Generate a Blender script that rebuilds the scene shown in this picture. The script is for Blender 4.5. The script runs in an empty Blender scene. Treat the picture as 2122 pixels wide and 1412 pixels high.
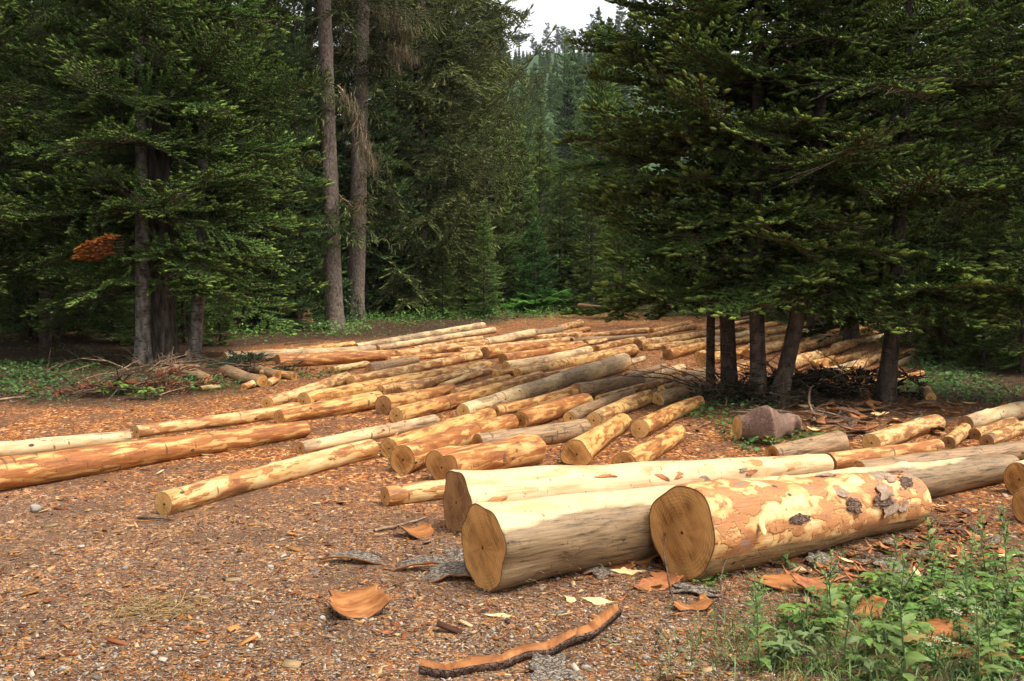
import bpy, math, random
import numpy as np
from mathutils import Vector, Matrix

random.seed(7)
RNG = np.random.default_rng(11)
scene = bpy.context.scene
COL = scene.collection
PI = math.pi

# ------------------------------------------------------------------ camera
IMG_W, IMG_H, FPX, HORIZON = 2122.0, 1412.0, 2082.0, 560.0
CAM_H = 1.8
PITCH = math.atan((IMG_H / 2 - HORIZON) / FPX)
cam_data = bpy.data.cameras.new('camera')
cam_data.sensor_width = 36.0
cam_data.lens = 36.0 * FPX / IMG_W
cam_data.clip_start = 0.1
cam_data.clip_end = 3000.0
cam = bpy.data.objects.new('camera', cam_data)
COL.objects.link(cam)
cam.location = (0, 0, CAM_H)
cam.rotation_euler = (PI / 2 - PITCH, 0, 0)
scene.camera = cam

FWD = Vector((0, math.cos(PITCH), -math.sin(PITCH)))
UPV = Vector((0, math.sin(PITCH), math.cos(PITCH)))


def ray(u, v):
    return Vector((1, 0, 0)) * ((u - IMG_W / 2) / FPX) + UPV * (-(v - IMG_H / 2) / FPX) + FWD


def ground_pt(u, v):
    d = ray(u, v)
    t = CAM_H / -d.z
    return Vector((d.x * t, d.y * t, 0))


def at_depth(u, v, t):
    return Vector((0, 0, CAM_H)) + ray(u, v) * t


def resting(u, v, dpx):
    """axis point and radius of a round log seen at (u, v) and dpx thick, lying on the ground"""
    d = ray(u, v)
    t = CAM_H / (dpx / (2 * FPX) - d.z)
    return Vector((0, 0, CAM_H)) + d * t, dpx * t / (2 * FPX)


# ------------------------------------------------------------------ helpers
def np_mesh(name, V, polys, mats=(), mi=None, col=None, smooth=False, attrs=None):
    """polys: list of int arrays (n,k)"""
    me = bpy.data.meshes.new(name)
    V = np.asarray(V, dtype=np.float32)
    polys = [np.asarray(p, dtype=np.int32) for p in polys if len(p)]
    me.vertices.add(len(V))
    me.vertices.foreach_set('co', V.ravel())
    loops = np.concatenate([p.ravel() for p in polys])
    tot = np.concatenate([np.full(len(p), p.shape[1], dtype=np.int32) for p in polys])
    start = np.concatenate([[0], np.cumsum(tot)[:-1]]).astype(np.int32)
    me.loops.add(len(loops))
    me.loops.foreach_set('vertex_index', loops)
    me.polygons.add(len(tot))
    me.polygons.foreach_set('loop_start', start)
    me.polygons.foreach_set('loop_total', tot)
    for m in mats:
        me.materials.append(m)
    if mi is not None:
        me.polygons.foreach_set('material_index', np.asarray(mi, dtype=np.int32))
    if smooth:
        me.polygons.foreach_set('use_smooth', np.ones(len(tot), dtype=bool))
    if col is not None:
        a = me.attributes.new('Col', 'FLOAT_COLOR', 'POINT')
        c = np.ones((len(V), 4), dtype=np.float32)
        c[:, :3] = col
        a.data.foreach_set('color', c.ravel())
    for k, arr in (attrs or {}).items():
        a = me.attributes.new(k, 'FLOAT', 'POINT')
        a.data.foreach_set('value', np.asarray(arr, dtype=np.float32))
    me.update(calc_edges=True)
    return me


def put(name, me, parent=None, loc=None, mat=None):
    o = bpy.data.objects.new(name, me)
    COL.objects.link(o)
    if parent is not None:
        o.parent = parent
    if mat is not None:
        o.matrix_world = mat
    elif loc is not None:
        o.location = loc
    return o


def tag(o, label=None, cat=None, group=None, kind=None):
    if label:
        o['label'] = label
    if cat:
        o['category'] = cat
    if group:
        o['group'] = group
    if kind:
        o['kind'] = kind
    return o


def empty(name, loc, rz=0.0):
    o = bpy.data.objects.new(name, None)
    o.empty_display_size = 0.2
    COL.objects.link(o)
    o.location = loc
    o.rotation_euler = (0, 0, rz)
    return o


def copy_tree(o, parent=None):
    c = o.copy()
    COL.objects.link(c)
    if parent is not None:
        c.parent = parent
    for ch in list(o.children):
        copy_tree(ch, c)
    return c


def sines(x, y, seed, octaves=4, base=1.0):
    r = np.random.default_rng(seed)
    out = np.zeros_like(x, dtype=float)
    amp, f = 1.0, base
    for _ in range(octaves):
        for _k in range(3):
            a = r.uniform(0, 2 * PI)
            ff = f * r.uniform(0.7, 1.4)
            out += amp * np.sin((x * math.cos(a) + y * math.sin(a)) * ff + r.uniform(0, 6.28)) / 3
        amp *= 0.55
        f *= 2.1
    return out


def sstep(a, b, x):
    t = np.clip((np.asarray(x, dtype=float) - a) / (b - a), 0, 1)
    return t * t * (3 - 2 * t)


def poly_dist(px, py, poly):
    """signed distance to polygon, positive inside"""
    px = np.asarray(px, float); py = np.asarray(py, float)
    inside = np.zeros(px.shape, bool)
    dmin = np.full(px.shape, 1e9)
    n = len(poly)
    for i in range(n):
        x1, y1 = poly[i]; x2, y2 = poly[(i + 1) % n]
        c = ((y1 > py) != (y2 > py)) & (px < (x2 - x1) * (py - y1) / (y2 - y1 + 1e-12) + x1)
        inside ^= c
        ex, ey = x2 - x1, y2 - y1
        t = np.clip(((px - x1) * ex + (py - y1) * ey) / (ex * ex + ey * ey + 1e-12), 0, 1)
        dmin = np.minimum(dmin, np.hypot(px - x1 - t * ex, py - y1 - t * ey))
    return np.where(inside, dmin, -dmin)


def px_poly(pts):
    return [tuple(ground_pt(u, v)[:2]) for u, v in pts]


CLEAR = px_poly([(-500, 850), (0, 838), (160, 838), (330, 828), (470, 806), (425, 728), (640, 706), (760, 700), (900, 690),
                 (1000, 672), (1120, 655), (1250, 648), (1450, 655), (1800, 680), (1900, 715), (1880, 775), (1930, 830),
                 (2200, 850), (2600, 900), (2600, 1600), (-900, 1600)])


def gz(x, y):
    x = np.asarray(x, float); y = np.asarray(y, float)
    z = 0.010 * sines(x, y, 3, 3, 1.3) + 0.02 * sines(x, y, 5, 2, 0.35)
    out = sstep(0.2, 4, -poly_dist(x, y, CLEAR))
    z = z + out * (0.06 + 0.06 * sines(x, y, 9, 3, 0.8))
    # mound at the far end of the log yard
    g = ground_pt(1235, 650)
    z = z + 0.35 * np.exp(-(((x - g.x) / 2.2) ** 2 + ((y - g.y - 1.5) / 2.5) ** 2))
    # wooded hillside behind
    lat = 0.55 + 0.45 * sstep(-90, 6, x - 0.03 * y)
    z = z + 63 * sstep(55, 310, y) * lat - 40 * sstep(315, 700, y) * lat
    return z


def gz1(x, y):
    return float(gz(np.array([x]), np.array([y]))[0])


def on_ground(u, v):
    p = ground_pt(u, v)
    p.z = gz1(p.x, p.y)
    return p


# ------------------------------------------------------------------ material helpers
class NT:
    def __init__(self, name, rough=0.7, spec=0.25):
        self.m = bpy.data.materials.new(name)
        self.m.use_nodes = True
        self.t = self.m.node_tree
        self.b = self.t.nodes['Principled BSDF']
        self.b.inputs['Roughness'].default_value = rough
        self.b.inputs['Specular IOR Level'].default_value = spec

    def n(self, typ, ins=None, **props):
        nd = self.t.nodes.new(typ)
        for k, v in props.items():
            setattr(nd, k, v)
        for k, v in (ins or {}).items():
            self.set(nd.inputs[k], v)
        return nd

    def set(self, sock, v):
        if hasattr(v, 'is_output'):
            self.t.links.new(v, sock)
        elif isinstance(v, (tuple, list)) and sock.type == 'RGBA' and len(v) == 3:
            sock.default_value = (*v, 1)
        else:
            sock.default_value = v

    def ramp(self, fac, stops, interp='LINEAR'):
        r = self.n('ShaderNodeValToRGB')
        r.color_ramp.interpolation = interp
        el = r.color_ramp.elements
        while len(el) < len(stops):
            el.new(0.5)
        for e, (p, c) in zip(el, stops):
            e.position = max(0.0, min(1.0, p))
            e.color = (c, c, c, 1) if isinstance(c, (int, float)) else (*c, 1)
        self.set(r.inputs[0], fac)
        return r.outputs[0]

    def mix(self, fac, a, b, mode='MIX'):
        m = self.n('ShaderNodeMix', data_type='RGBA', blend_type=mode)
        self.set(m.inputs[0], fac)
        self.set(m.inputs[6], a)
        self.set(m.inputs[7], b)
        return m.outputs[2]

    def math(self, op, a, b=0.0, clamp=False):
        m = self.n('ShaderNodeMath', operation=op, use_clamp=clamp)
        self.set(m.inputs[0], a)
        self.set(m.inputs[1], b)
        return m.outputs[0]

    def vmul(self, v, s):
        m = self.n('ShaderNodeVectorMath', operation='MULTIPLY')
        self.set(m.inputs[0], v)
        m.inputs[1].default_value = s
        return m.outputs[0]

    def noise(self, vec, scale, detail=3, rough=0.5, dist=0.0):
        return self.n('ShaderNodeTexNoise', {'Vector': vec, 'Scale': scale, 'Detail': detail, 'Roughness': rough,
                                             'Distortion': dist}).outputs[0]

    def objvec(self):
        """object coordinates shifted by a per-object random amount"""
        tc = self.n('ShaderNodeTexCoord').outputs['Object']
        rnd = self.n('ShaderNodeObjectInfo').outputs['Random']
        sc = self.n('ShaderNodeVectorMath', operation='SCALE')
        sc.inputs[0].default_value = (43.0, 17.0, 29.0)
        self.set(sc.inputs['Scale'], rnd)
        ad = self.n('ShaderNodeVectorMath', operation='ADD')
        self.set(ad.inputs[0], tc)
        self.set(ad.inputs[1], sc.outputs[0])
        return ad.outputs[0], tc, rnd

    def bump(self, h, strength=0.4, dist=0.01):
        bp = self.n('ShaderNodeBump', {'Height': h, 'Strength': strength, 'Distance': dist})
        self.t.links.new(bp.outputs[0], self.b.inputs['Normal'])

    def out(self, c):
        self.set(self.b.inputs['Base Color'], c)
        return self.m


def log_mat(name, light, base, mid, dark, cov, pscale=17.0, stretch=0.22, weather=0.0, wcol=(0.17, 0.11, 0.06),
            whorl=0.65, knot=0.085, topcream=None, rough=0.6, outer=None):
    N = NT(name, rough, 0.3)
    v, tc, rnd = N.objvec()
    pn = N.noise(N.vmul(v, (stretch, 1, 1)), pscale, 3.5, 0.55, 0.25)
    big = N.noise(N.vmul(v, (0.5, 1, 1)), 1.6, 2)
    pn = N.math('ADD', pn, N.math('MULTIPLY', N.math('SUBTRACT', big, 0.5), 0.28))
    pn = N.math('ADD', pn, N.math('MULTIPLY', N.math('SUBTRACT', rnd, 0.5), 0.06))
    c = N.ramp(pn, [(0.0, light), (cov - 0.13, light), (cov - 0.025, base), (cov, tuple(k * 0.8 for k in dark)), (cov + 0.02, mid), (cov + 0.08, dark),
                    (cov + 0.13, dark if outer else tuple(k * 0.9 for k in dark)), (cov + 0.15, outer or tuple(k * 0.75 for k in dark))])
    tint = N.noise(N.vmul(v, (0.25, 1, 1)), 13, 2)
    c = N.mix(N.ramp(tint, [(0.46, 0.0), (0.66, 0.6)]), c, mid)
    grain = N.noise(N.vmul(v, (0.05, 1, 1)), 75, 2, 0.6)
    c = N.mix(0.55, c, N.ramp(grain, [(0.2, 0.45), (0.5, 0.95), (0.8, 1.0)]), 'MULTIPLY')
    if weather > 0:
        wn = N.noise(N.vmul(v, (0.35, 1, 1)), 2.6, 4, 0.65)
        fib = N.noise(N.vmul(v, (0.07, 1, 1)), 46, 5, 0.75, 0.3)
        wc = N.ramp(fib, [(0.34, tuple(k * 0.18 for k in wcol)), (0.48, wcol), (0.66, tuple(min(1, k * 1.55) for k in wcol))])
        wf = N.ramp(wn, [(0.62 - weather * 0.5, 0.0), (0.70 - weather * 0.5, 1.0)])
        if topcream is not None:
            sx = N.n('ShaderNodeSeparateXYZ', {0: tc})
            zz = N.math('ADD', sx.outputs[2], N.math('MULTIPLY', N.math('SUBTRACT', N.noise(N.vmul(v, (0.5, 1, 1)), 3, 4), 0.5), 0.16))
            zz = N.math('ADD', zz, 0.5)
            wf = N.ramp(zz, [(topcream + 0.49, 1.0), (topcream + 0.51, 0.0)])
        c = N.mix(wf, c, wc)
    if whorl:
        wh = N.noise(N.vmul(v, (3.4, 0.8, 0.8)), 5.0, 2, 0.5)
        c = N.mix(N.ramp(wh, [(whorl + 0.02, 0.0), (whorl + 0.05, 0.8)]), c, (0.085, 0.045, 0.022))
    vo = N.n('ShaderNodeTexVoronoi', {'Vector': N.vmul(v, (0.55, 1, 1)), 'Scale': 6.0, 'Randomness': 1.0})
    kd = N.math('ADD', vo.outputs['Distance'], N.math('MULTIPLY', N.noise(v, 30, 1), 0.06))
    c = N.mix(N.ramp(kd, [(knot + 0.02, 0.95), (knot + 0.05, 0.0)]), c, (0.055, 0.032, 0.02))
    nick = N.noise(N.vmul(v, (1.0, 0.45, 0.45)), 38, 2, 0.6)
    c = N.mix(N.ramp(nick, [(0.665, 0.0), (0.70, 0.75)]), c, (0.10, 0.05, 0.022))
    h = N.math('ADD', N.math('MULTIPLY', N.ramp(pn, [(cov - 0.01, 0.0), (cov + 0.02, 1.0)]), 0.7), N.math('MULTIPLY', grain, 0.5))
    h = N.math('SUBTRACT', h, N.ramp(kd, [(knot, 0.6), (knot + 0.06, 0.0)]))
    N.bump(h, 0.5, 0.012)
    return N.out(c)


def face_mat(name, heart, sap, rim, ring=320.0):
    N = NT(name, 0.75, 0.15)
    v, tc, rnd = N.objvec()
    rad = N.n('ShaderNodeAttribute', attribute_name='rad').outputs['Fac']
    yz = N.vmul(tc, (0, 1, 1))
    ln = N.n('ShaderNodeVectorMath', {0: yz}, operation='LENGTH').outputs['Value']
    wob = N.noise(v, 5, 3)
    rr = N.math('ADD', ln, N.math('MULTIPLY', wob, 0.05))
    rings = N.math('SINE', N.math('MULTIPLY', rr, ring))
    c = N.mix(N.ramp(N.math('ADD', rad, N.math('MULTIPLY', N.math('SUBTRACT', wob, 0.5), 0.3)), [(0.62, 0.0), (0.72, 1.0)]), heart, sap)
    c = N.mix(N.math('MULTIPLY', N.math('ADD', rings, 1.0), 0.22), c, tuple(k * 0.45 for k in heart))
    rot = N.n('ShaderNodeVectorRotate', {'Vector': v, 'Angle': 0.7}, rotation_type='X_AXIS').outputs[0]
    saw = N.noise(N.vmul(rot, (1, 1, 0.10)), 62, 4, 0.7)
    c = N.mix(0.8, c, N.ramp(saw, [(0.34, 0.3), (0.58, 1.0), (0.7, 1.25)]), 'MULTIPLY')
    st = N.noise(N.vmul(rot, (1, 1, 0.5)), 9, 4, 0.65)
    c = N.mix(N.ramp(st, [(0.45, 0.0), (0.70, 0.6)]), c, tuple(k * 0.5 for k in heart))
    c = N.mix(N.ramp(N.noise(v, 4, 3), [(0.45, 0.0), (0.7, 0.55)]), c, tuple(min(1, k * 1.25) for k in sap))
    sp_ = N.n('ShaderNodeSeparateXYZ', {0: tc})
    ang = N.math('ARCTAN2', sp_.outputs[2], sp_.outputs[1])
    cv_ = N.n('ShaderNodeCombineXYZ', {0: N.math('ADD', ang, N.math('MULTIPLY', wob, 0.35)), 1: N.math('MULTIPLY', rnd, 30.0)}).outputs[0]
    ck = N.noise(cv_, 3.4, 2, 0.6)
    ckm = N.math('MULTIPLY', N.ramp(ck, [(0.655, 0.0), (0.675, 1.0)]), N.ramp(rad, [(0.05, 1.0), (0.75, 0.0)]))
    c = N.mix(N.math('MULTIPLY', ckm, 0.8), c, (0.045, 0.024, 0.012))
    c = N.mix(N.ramp(N.noise(N.vmul(rot, (1, 1, 0.45)), 6, 3, 0.6), [(0.46, 0.0), (0.66, 0.55)]), c, tuple(min(1, k * 1.2) for k in sap))
    pith = N.math('ADD', ln, N.math('MULTIPLY', N.noise(v, 60, 2), 0.012))
    c = N.mix(N.ramp(pith, [(0.014, 1.0), (0.019, 0.0)]), c, (0.03, 0.018, 0.01))
    c = N.mix(N.ramp(rad, [(0.955, 0.0), (0.985, 1.0)]), c, rim)
    N.bump(N.math('ADD', saw, N.math('MULTIPLY', st, 0.8)), 0.5, 0.006)
    return N.out(c)


CREAM = (0.72, 0.53, 0.29)
M_LOG = {
    'cream': log_mat('log_cream', (0.61, 0.43, 0.21), (0.53, 0.33, 0.125), (0.42, 0.185, 0.052), (0.25, 0.10, 0.038), 0.525),
    'patch': log_mat('log_patchy', (0.60, 0.37, 0.135), (0.53, 0.29, 0.085), (0.42, 0.17, 0.04), (0.23, 0.085, 0.03), 0.52, pscale=21, stretch=0.19),
    'red': log_mat('log_red', (0.58, 0.36, 0.14), (0.49, 0.24, 0.07), (0.36, 0.135, 0.034), (0.27, 0.095, 0.03), 0.502, pscale=20, stretch=0.18),
    'pale': log_mat('log_pale', (0.62, 0.46, 0.25), (0.54, 0.36, 0.17), (0.44, 0.22, 0.075), (0.26, 0.14, 0.06), 0.68, weather=0.3, wcol=(0.30, 0.20, 0.11)),
    'weather': log_mat('log_weathered', (0.52, 0.37, 0.19), (0.42, 0.26, 0.11), (0.3, 0.15, 0.05), (0.17, 0.09, 0.04), 0.56, weather=0.62, wcol=(0.25, 0.155, 0.08)),
    'front_cream': log_mat('log_fresh_cream', (0.60, 0.445, 0.25), (0.57, 0.40, 0.20), (0.48, 0.22, 0.07), (0.30, 0.12, 0.04), 0.69, pscale=6, stretch=0.35, whorl=0, knot=0.05),
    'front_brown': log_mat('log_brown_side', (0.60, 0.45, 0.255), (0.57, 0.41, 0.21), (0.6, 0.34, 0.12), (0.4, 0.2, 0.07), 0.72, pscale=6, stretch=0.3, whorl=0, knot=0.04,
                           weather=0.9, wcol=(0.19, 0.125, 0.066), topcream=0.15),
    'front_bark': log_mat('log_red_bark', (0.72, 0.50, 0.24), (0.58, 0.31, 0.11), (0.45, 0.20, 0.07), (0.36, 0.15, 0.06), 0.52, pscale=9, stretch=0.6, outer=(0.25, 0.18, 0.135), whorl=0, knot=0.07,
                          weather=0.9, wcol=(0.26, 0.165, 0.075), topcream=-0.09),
    'banded': log_mat('log_banded', (0.58, 0.37, 0.14), (0.48, 0.27, 0.09), (0.34, 0.14, 0.042), (0.2, 0.085, 0.035), 0.525, pscale=18, stretch=0.22, whorl=0.60, weather=0.15),
}
M_FACE = {
    'light': face_mat('cut_wood_light', (0.56, 0.285, 0.085), (0.63, 0.37, 0.135), (0.16, 0.07, 0.03)),
    'brown': face_mat('cut_wood_brown', (0.37, 0.155, 0.042), (0.56, 0.285, 0.09), (0.12, 0.05, 0.025)),
    'dark': face_mat('cut_wood_dark', (0.26, 0.12, 0.045), (0.34, 0.17, 0.065), (0.08, 0.035, 0.02)),
}


def bark_mat(name, c1, c2, c3, scale, stretch, bands=False, strength=0.8):
    N = NT(name, 0.9, 0.1)
    v, tc, rnd = N.objvec()
    a = N.noise(N.vmul(v, (1, 1, stretch)), scale, 5, 0.65, 0.4)
    c = N.ramp(a, [(0.3, c1), (0.5, c2), (0.7, c3)])
    f = N.noise(v, scale * 5, 3)
    c = N.mix(0.6, c, N.ramp(f, [(0.25, 0.4), (0.65, 1.1)]), 'MULTIPLY')
    if bands:
        b = N.noise(N.vmul(v, (1, 1, 5)), 7, 3)
        c = N.mix(N.ramp(b, [(0.58, 0.0), (0.64, 0.8)]), c, c1)
    N.bump(N.math('ADD', a, N.math('MULTIPLY', f, 0.4)), strength, 0.03)
    return N.out(c)


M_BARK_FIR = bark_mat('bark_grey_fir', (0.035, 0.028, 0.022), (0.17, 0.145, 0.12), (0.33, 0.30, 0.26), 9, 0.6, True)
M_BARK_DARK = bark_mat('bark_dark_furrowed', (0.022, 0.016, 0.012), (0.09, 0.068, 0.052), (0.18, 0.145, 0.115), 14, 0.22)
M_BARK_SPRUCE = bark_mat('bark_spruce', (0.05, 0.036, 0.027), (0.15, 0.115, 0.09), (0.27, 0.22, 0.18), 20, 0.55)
M_BARK_SHADE = bark_mat('bark_shaded_fir', (0.02, 0.015, 0.012), (0.075, 0.055, 0.04), (0.15, 0.115, 0.085), 10, 0.5, True)  # darker brown fir bark; the shade on the trunks is in its colour
M_BURL = log_mat('bark_burl', (0.50, 0.33, 0.15), (0.42, 0.24, 0.10), (0.26, 0.14, 0.09), (0.19, 0.115, 0.085), 0.38, pscale=7, stretch=1.0, weather=0.3, wcol=(0.17, 0.10, 0.07), whorl=0, knot=0.05)
M_STUMP = bark_mat('stump_wood', (0.08, 0.04, 0.02), (0.24, 0.12, 0.05), (0.42, 0.24, 0.1), 12, 0.3)


def col_mat(name, rough=0.6, spec=0.2, var=0.25, trans=0.0):
    N = NT(name, rough, spec)
    a = N.n('ShaderNodeAttribute', attribute_name='Col').outputs['Color']
    rnd = N.n('ShaderNodeObjectInfo').outputs['Random']
    hsv = N.n('ShaderNodeHueSaturation', {'Color': a})
    N.set(hsv.inputs['Value'], N.math('ADD', N.math('MULTIPLY', rnd, var), 1 - var / 2))
    N.set(hsv.inputs['Hue'], N.math('ADD', N.math('MULTIPLY', rnd, 0.02), 0.49))
    N.out(hsv.outputs[0])
    if trans > 0:
        tr = N.n('ShaderNodeBsdfTranslucent')
        N.set(tr.inputs[0], hsv.outputs[0])
        mx = N.n('ShaderNodeMixShader')
        mx.inputs[0].default_value = trans
        N.t.links.new(N.b.outputs[0], mx.inputs[1])
        N.t.links.new(tr.outputs[0], mx.inputs[2])
        N.t.links.new(mx.outputs[0], N.t.nodes['Material Output'].inputs[0])
    return N.m


M_NEEDLE = col_mat('fir_needles', 0.75, 0.06, 0.3)
M_LEAF = col_mat('green_leaf', 0.5, 0.3, 0.2, 0.2)
M_CHIP = col_mat('wood_chip', 0.75, 0.15, 0.0)
M_TWIG = bark_mat('twig_wood', (0.04, 0.026, 0.018), (0.11, 0.075, 0.05), (0.2, 0.145, 0.1), 18, 0.6, False, 0.3)
M_STICK = bark_mat('stick_wood', (0.12, 0.075, 0.045), (0.27, 0.18, 0.11), (0.42, 0.30, 0.19), 16, 0.6, False, 0.3)
USE_HAZE = True
EXPOSURE = 1.15
# ------------------------------------------------------------------ ground
def axis(lo, hi, n, k, c=0.0):
    t = np.linspace(-1, 1, n)
    s = np.sinh(t * k) / math.sinh(k)
    return np.where(s < 0, c + s * (c - lo), c + s * (hi - c))


gx = axis(-420, 420, 330, 5.2)
ty = np.linspace(0, 1, 420)
gy = -12 + (np.sinh(ty * 5.6) / math.sinh(5.6)) * 760
GX, GY = np.meshgrid(gx, gy)
fx, fy = GX.ravel(), GY.ravel()
GZ = gz(fx, fy)
inner = poly_dist(fx, fy, CLEAR)
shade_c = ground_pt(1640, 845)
litter = np.exp(-(((fx - shade_c.x) / 2.6) ** 2 + ((fy - shade_c.y) / 1.5) ** 2))  # twig litter, with the shade under the firs put into its dark colour
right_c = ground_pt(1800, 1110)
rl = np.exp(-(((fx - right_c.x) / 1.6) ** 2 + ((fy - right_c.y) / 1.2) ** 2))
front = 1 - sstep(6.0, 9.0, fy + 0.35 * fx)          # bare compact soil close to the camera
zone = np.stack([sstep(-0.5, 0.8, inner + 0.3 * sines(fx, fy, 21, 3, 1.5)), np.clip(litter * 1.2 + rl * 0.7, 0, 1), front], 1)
nx, ny = len(gx), len(gy)
ii = np.arange(nx * ny).reshape(ny, nx)
quads = np.stack([ii[:-1, :-1].ravel(), ii[:-1, 1:].ravel(), ii[1:, 1:].ravel(), ii[1:, :-1].ravel()], 1)

N = NT('ground_soil', 0.9, 0.1)
pos = N.n('ShaderNodeNewGeometry').outputs['Position']
za = N.n('ShaderNodeAttribute', attribute_name='Col').outputs['Color']
zs = N.n('ShaderNodeSeparateColor', {0: za})
Zc, Zl, Zf = zs.outputs[0], zs.outputs[1], zs.outputs[2]
n1 = N.noise(pos, 0.9, 6, 0.68)
n2 = N.noise(pos, 28, 4, 0.65)
soil = N.ramp(n2, [(0.3, (0.030, 0.018, 0.012)), (0.5, (0.085, 0.049, 0.031)), (0.72, (0.15, 0.095, 0.063))])
# chips: warped cells, each cell one colour
wv = N.n('ShaderNodeTexNoise', {'Vector': pos, 'Scale': 9.0, 'Detail': 2.0})
wadd = N.n('ShaderNodeVectorMath', operation='MULTIPLY_ADD')
N.set(wadd.inputs[0], wv.outputs['Color'])
wadd.inputs[1].default_value = (0.10, 0.10, 0.10)
N.set(wadd.inputs[2], pos)


def chips(scale, sx, sy, ramp, covlo, covhi):
    vv = N.vmul(wadd.outputs[0], (sx, sy, 1))
    vo = N.n('ShaderNodeTexVoronoi', {'Vector': vv, 'Scale': scale})
    sc = N.n('ShaderNodeSeparateColor', {0: vo.outputs['Color']})
    return N.ramp(sc.outputs[0], ramp), sc.outputs[1], vo.outputs['Distance']


pal = [(0.0, (0.035, 0.018, 0.011)), (0.25, (0.085, 0.034, 0.018)), (0.48, (0.17, 0.06, 0.023)), (0.68, (0.25, 0.10, 0.033)),
       (0.85, (0.33, 0.16, 0.055)), (0.95, (0.42, 0.26, 0.12)), (1.0, (0.52, 0.38, 0.22))]
c1, p1, d1 = chips(34, 1, 0.55, pal, 0, 1)
c2, p2, d2 = chips(62, 0.6, 1, pal, 0, 1)
cov = N.math('ADD', N.math('MULTIPLY', n1, 2.4), -0.75)
cov = N.math('SUBTRACT', cov, N.math('MULTIPLY', Zf, 0.25))
cov = N.math('ADD', cov, 0.16)
m1 = N.math('LESS_THAN', p1, cov)
m2 = N.math('LESS_THAN', p2, N.math('ADD', cov, 0.1))
yard = N.mix(m2, soil, c2)
yard = N.mix(m1, yard, c1)
grit = N.n('ShaderNodeTexVoronoi', {'Vector': pos, 'Scale': 85.0})
gs = N.n('ShaderNodeSeparateColor', {0: grit.outputs['Color']})
gcol = N.ramp(gs.outputs[0], [(0.0, (0.045, 0.03, 0.022)), (0.55, (0.17, 0.11, 0.075)), (0.9, (0.24, 0.17, 0.12)), (1.0, (0.42, 0.35, 0.27))])
yard = N.mix(N.math('MULTIPLY', Zf, N.math('MULTIPLY', N.math('GREATER_THAN', gs.outputs[1], 0.55), 0.8)), yard, gcol)
dirt = N.ramp(N.noise(pos, 1.7, 5, 0.65), [(0.47, 0.0), (0.62, 0.9)])
yard = N.mix(N.math('MULTIPLY', dirt, 0.85), yard, N.mix(0.5, soil, (0.075, 0.048, 0.034)))
forest = N.ramp(N.noise(pos, 5, 6, 0.7), [(0.3, (0.018, 0.012, 0.008)), (0.5, (0.05, 0.03, 0.018)), (0.62, (0.075, 0.042, 0.022)), (0.75, (0.04, 0.05, 0.016))])
forest = N.mix(N.math('MULTIPLY', N.math('LESS_THAN', p1, 0.13), 0.5), forest, c1)
cc = N.mix(Zc, forest, yard)
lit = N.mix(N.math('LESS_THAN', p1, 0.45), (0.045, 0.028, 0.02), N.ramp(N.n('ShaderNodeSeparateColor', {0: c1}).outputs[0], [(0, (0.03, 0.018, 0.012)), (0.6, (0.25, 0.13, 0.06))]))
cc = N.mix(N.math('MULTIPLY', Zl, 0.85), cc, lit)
hillmask = N.n('ShaderNodeSeparateXYZ', {0: pos}).outputs[1]
cc = N.mix(N.ramp(N.math('DIVIDE', hillmask, 400.0), [(0.13, 0.0), (0.2, 1.0)]), cc,
           N.ramp(N.noise(pos, 0.35, 5, 0.7), [(0.3, (0.03, 0.055, 0.022)), (0.7, (0.06, 0.10, 0.042))]))
hh = N.math('ADD', N.math('MULTIPLY', N.math('MULTIPLY', p1, m1), 0.8), N.math('MULTIPLY', n2, 0.8))
hh = N.math('ADD', hh, N.math('MULTIPLY', N.math('MULTIPLY', p2, m2), 0.4))
N.bump(hh, 0.7, 0.018)
cc = N.mix(N.math('MULTIPLY', Zf, 0.8), cc, N.mix(1.0, cc, (1.30, 1.26, 1.20), 'MULTIPLY'))
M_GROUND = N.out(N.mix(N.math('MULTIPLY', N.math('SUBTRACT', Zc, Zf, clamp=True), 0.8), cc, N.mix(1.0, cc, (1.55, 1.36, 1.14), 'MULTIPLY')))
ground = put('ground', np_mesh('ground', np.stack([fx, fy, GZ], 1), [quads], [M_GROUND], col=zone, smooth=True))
tag(ground, 'brown soil strewn with orange wood chips, running back to a wooded hillside', kind='structure')
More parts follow.
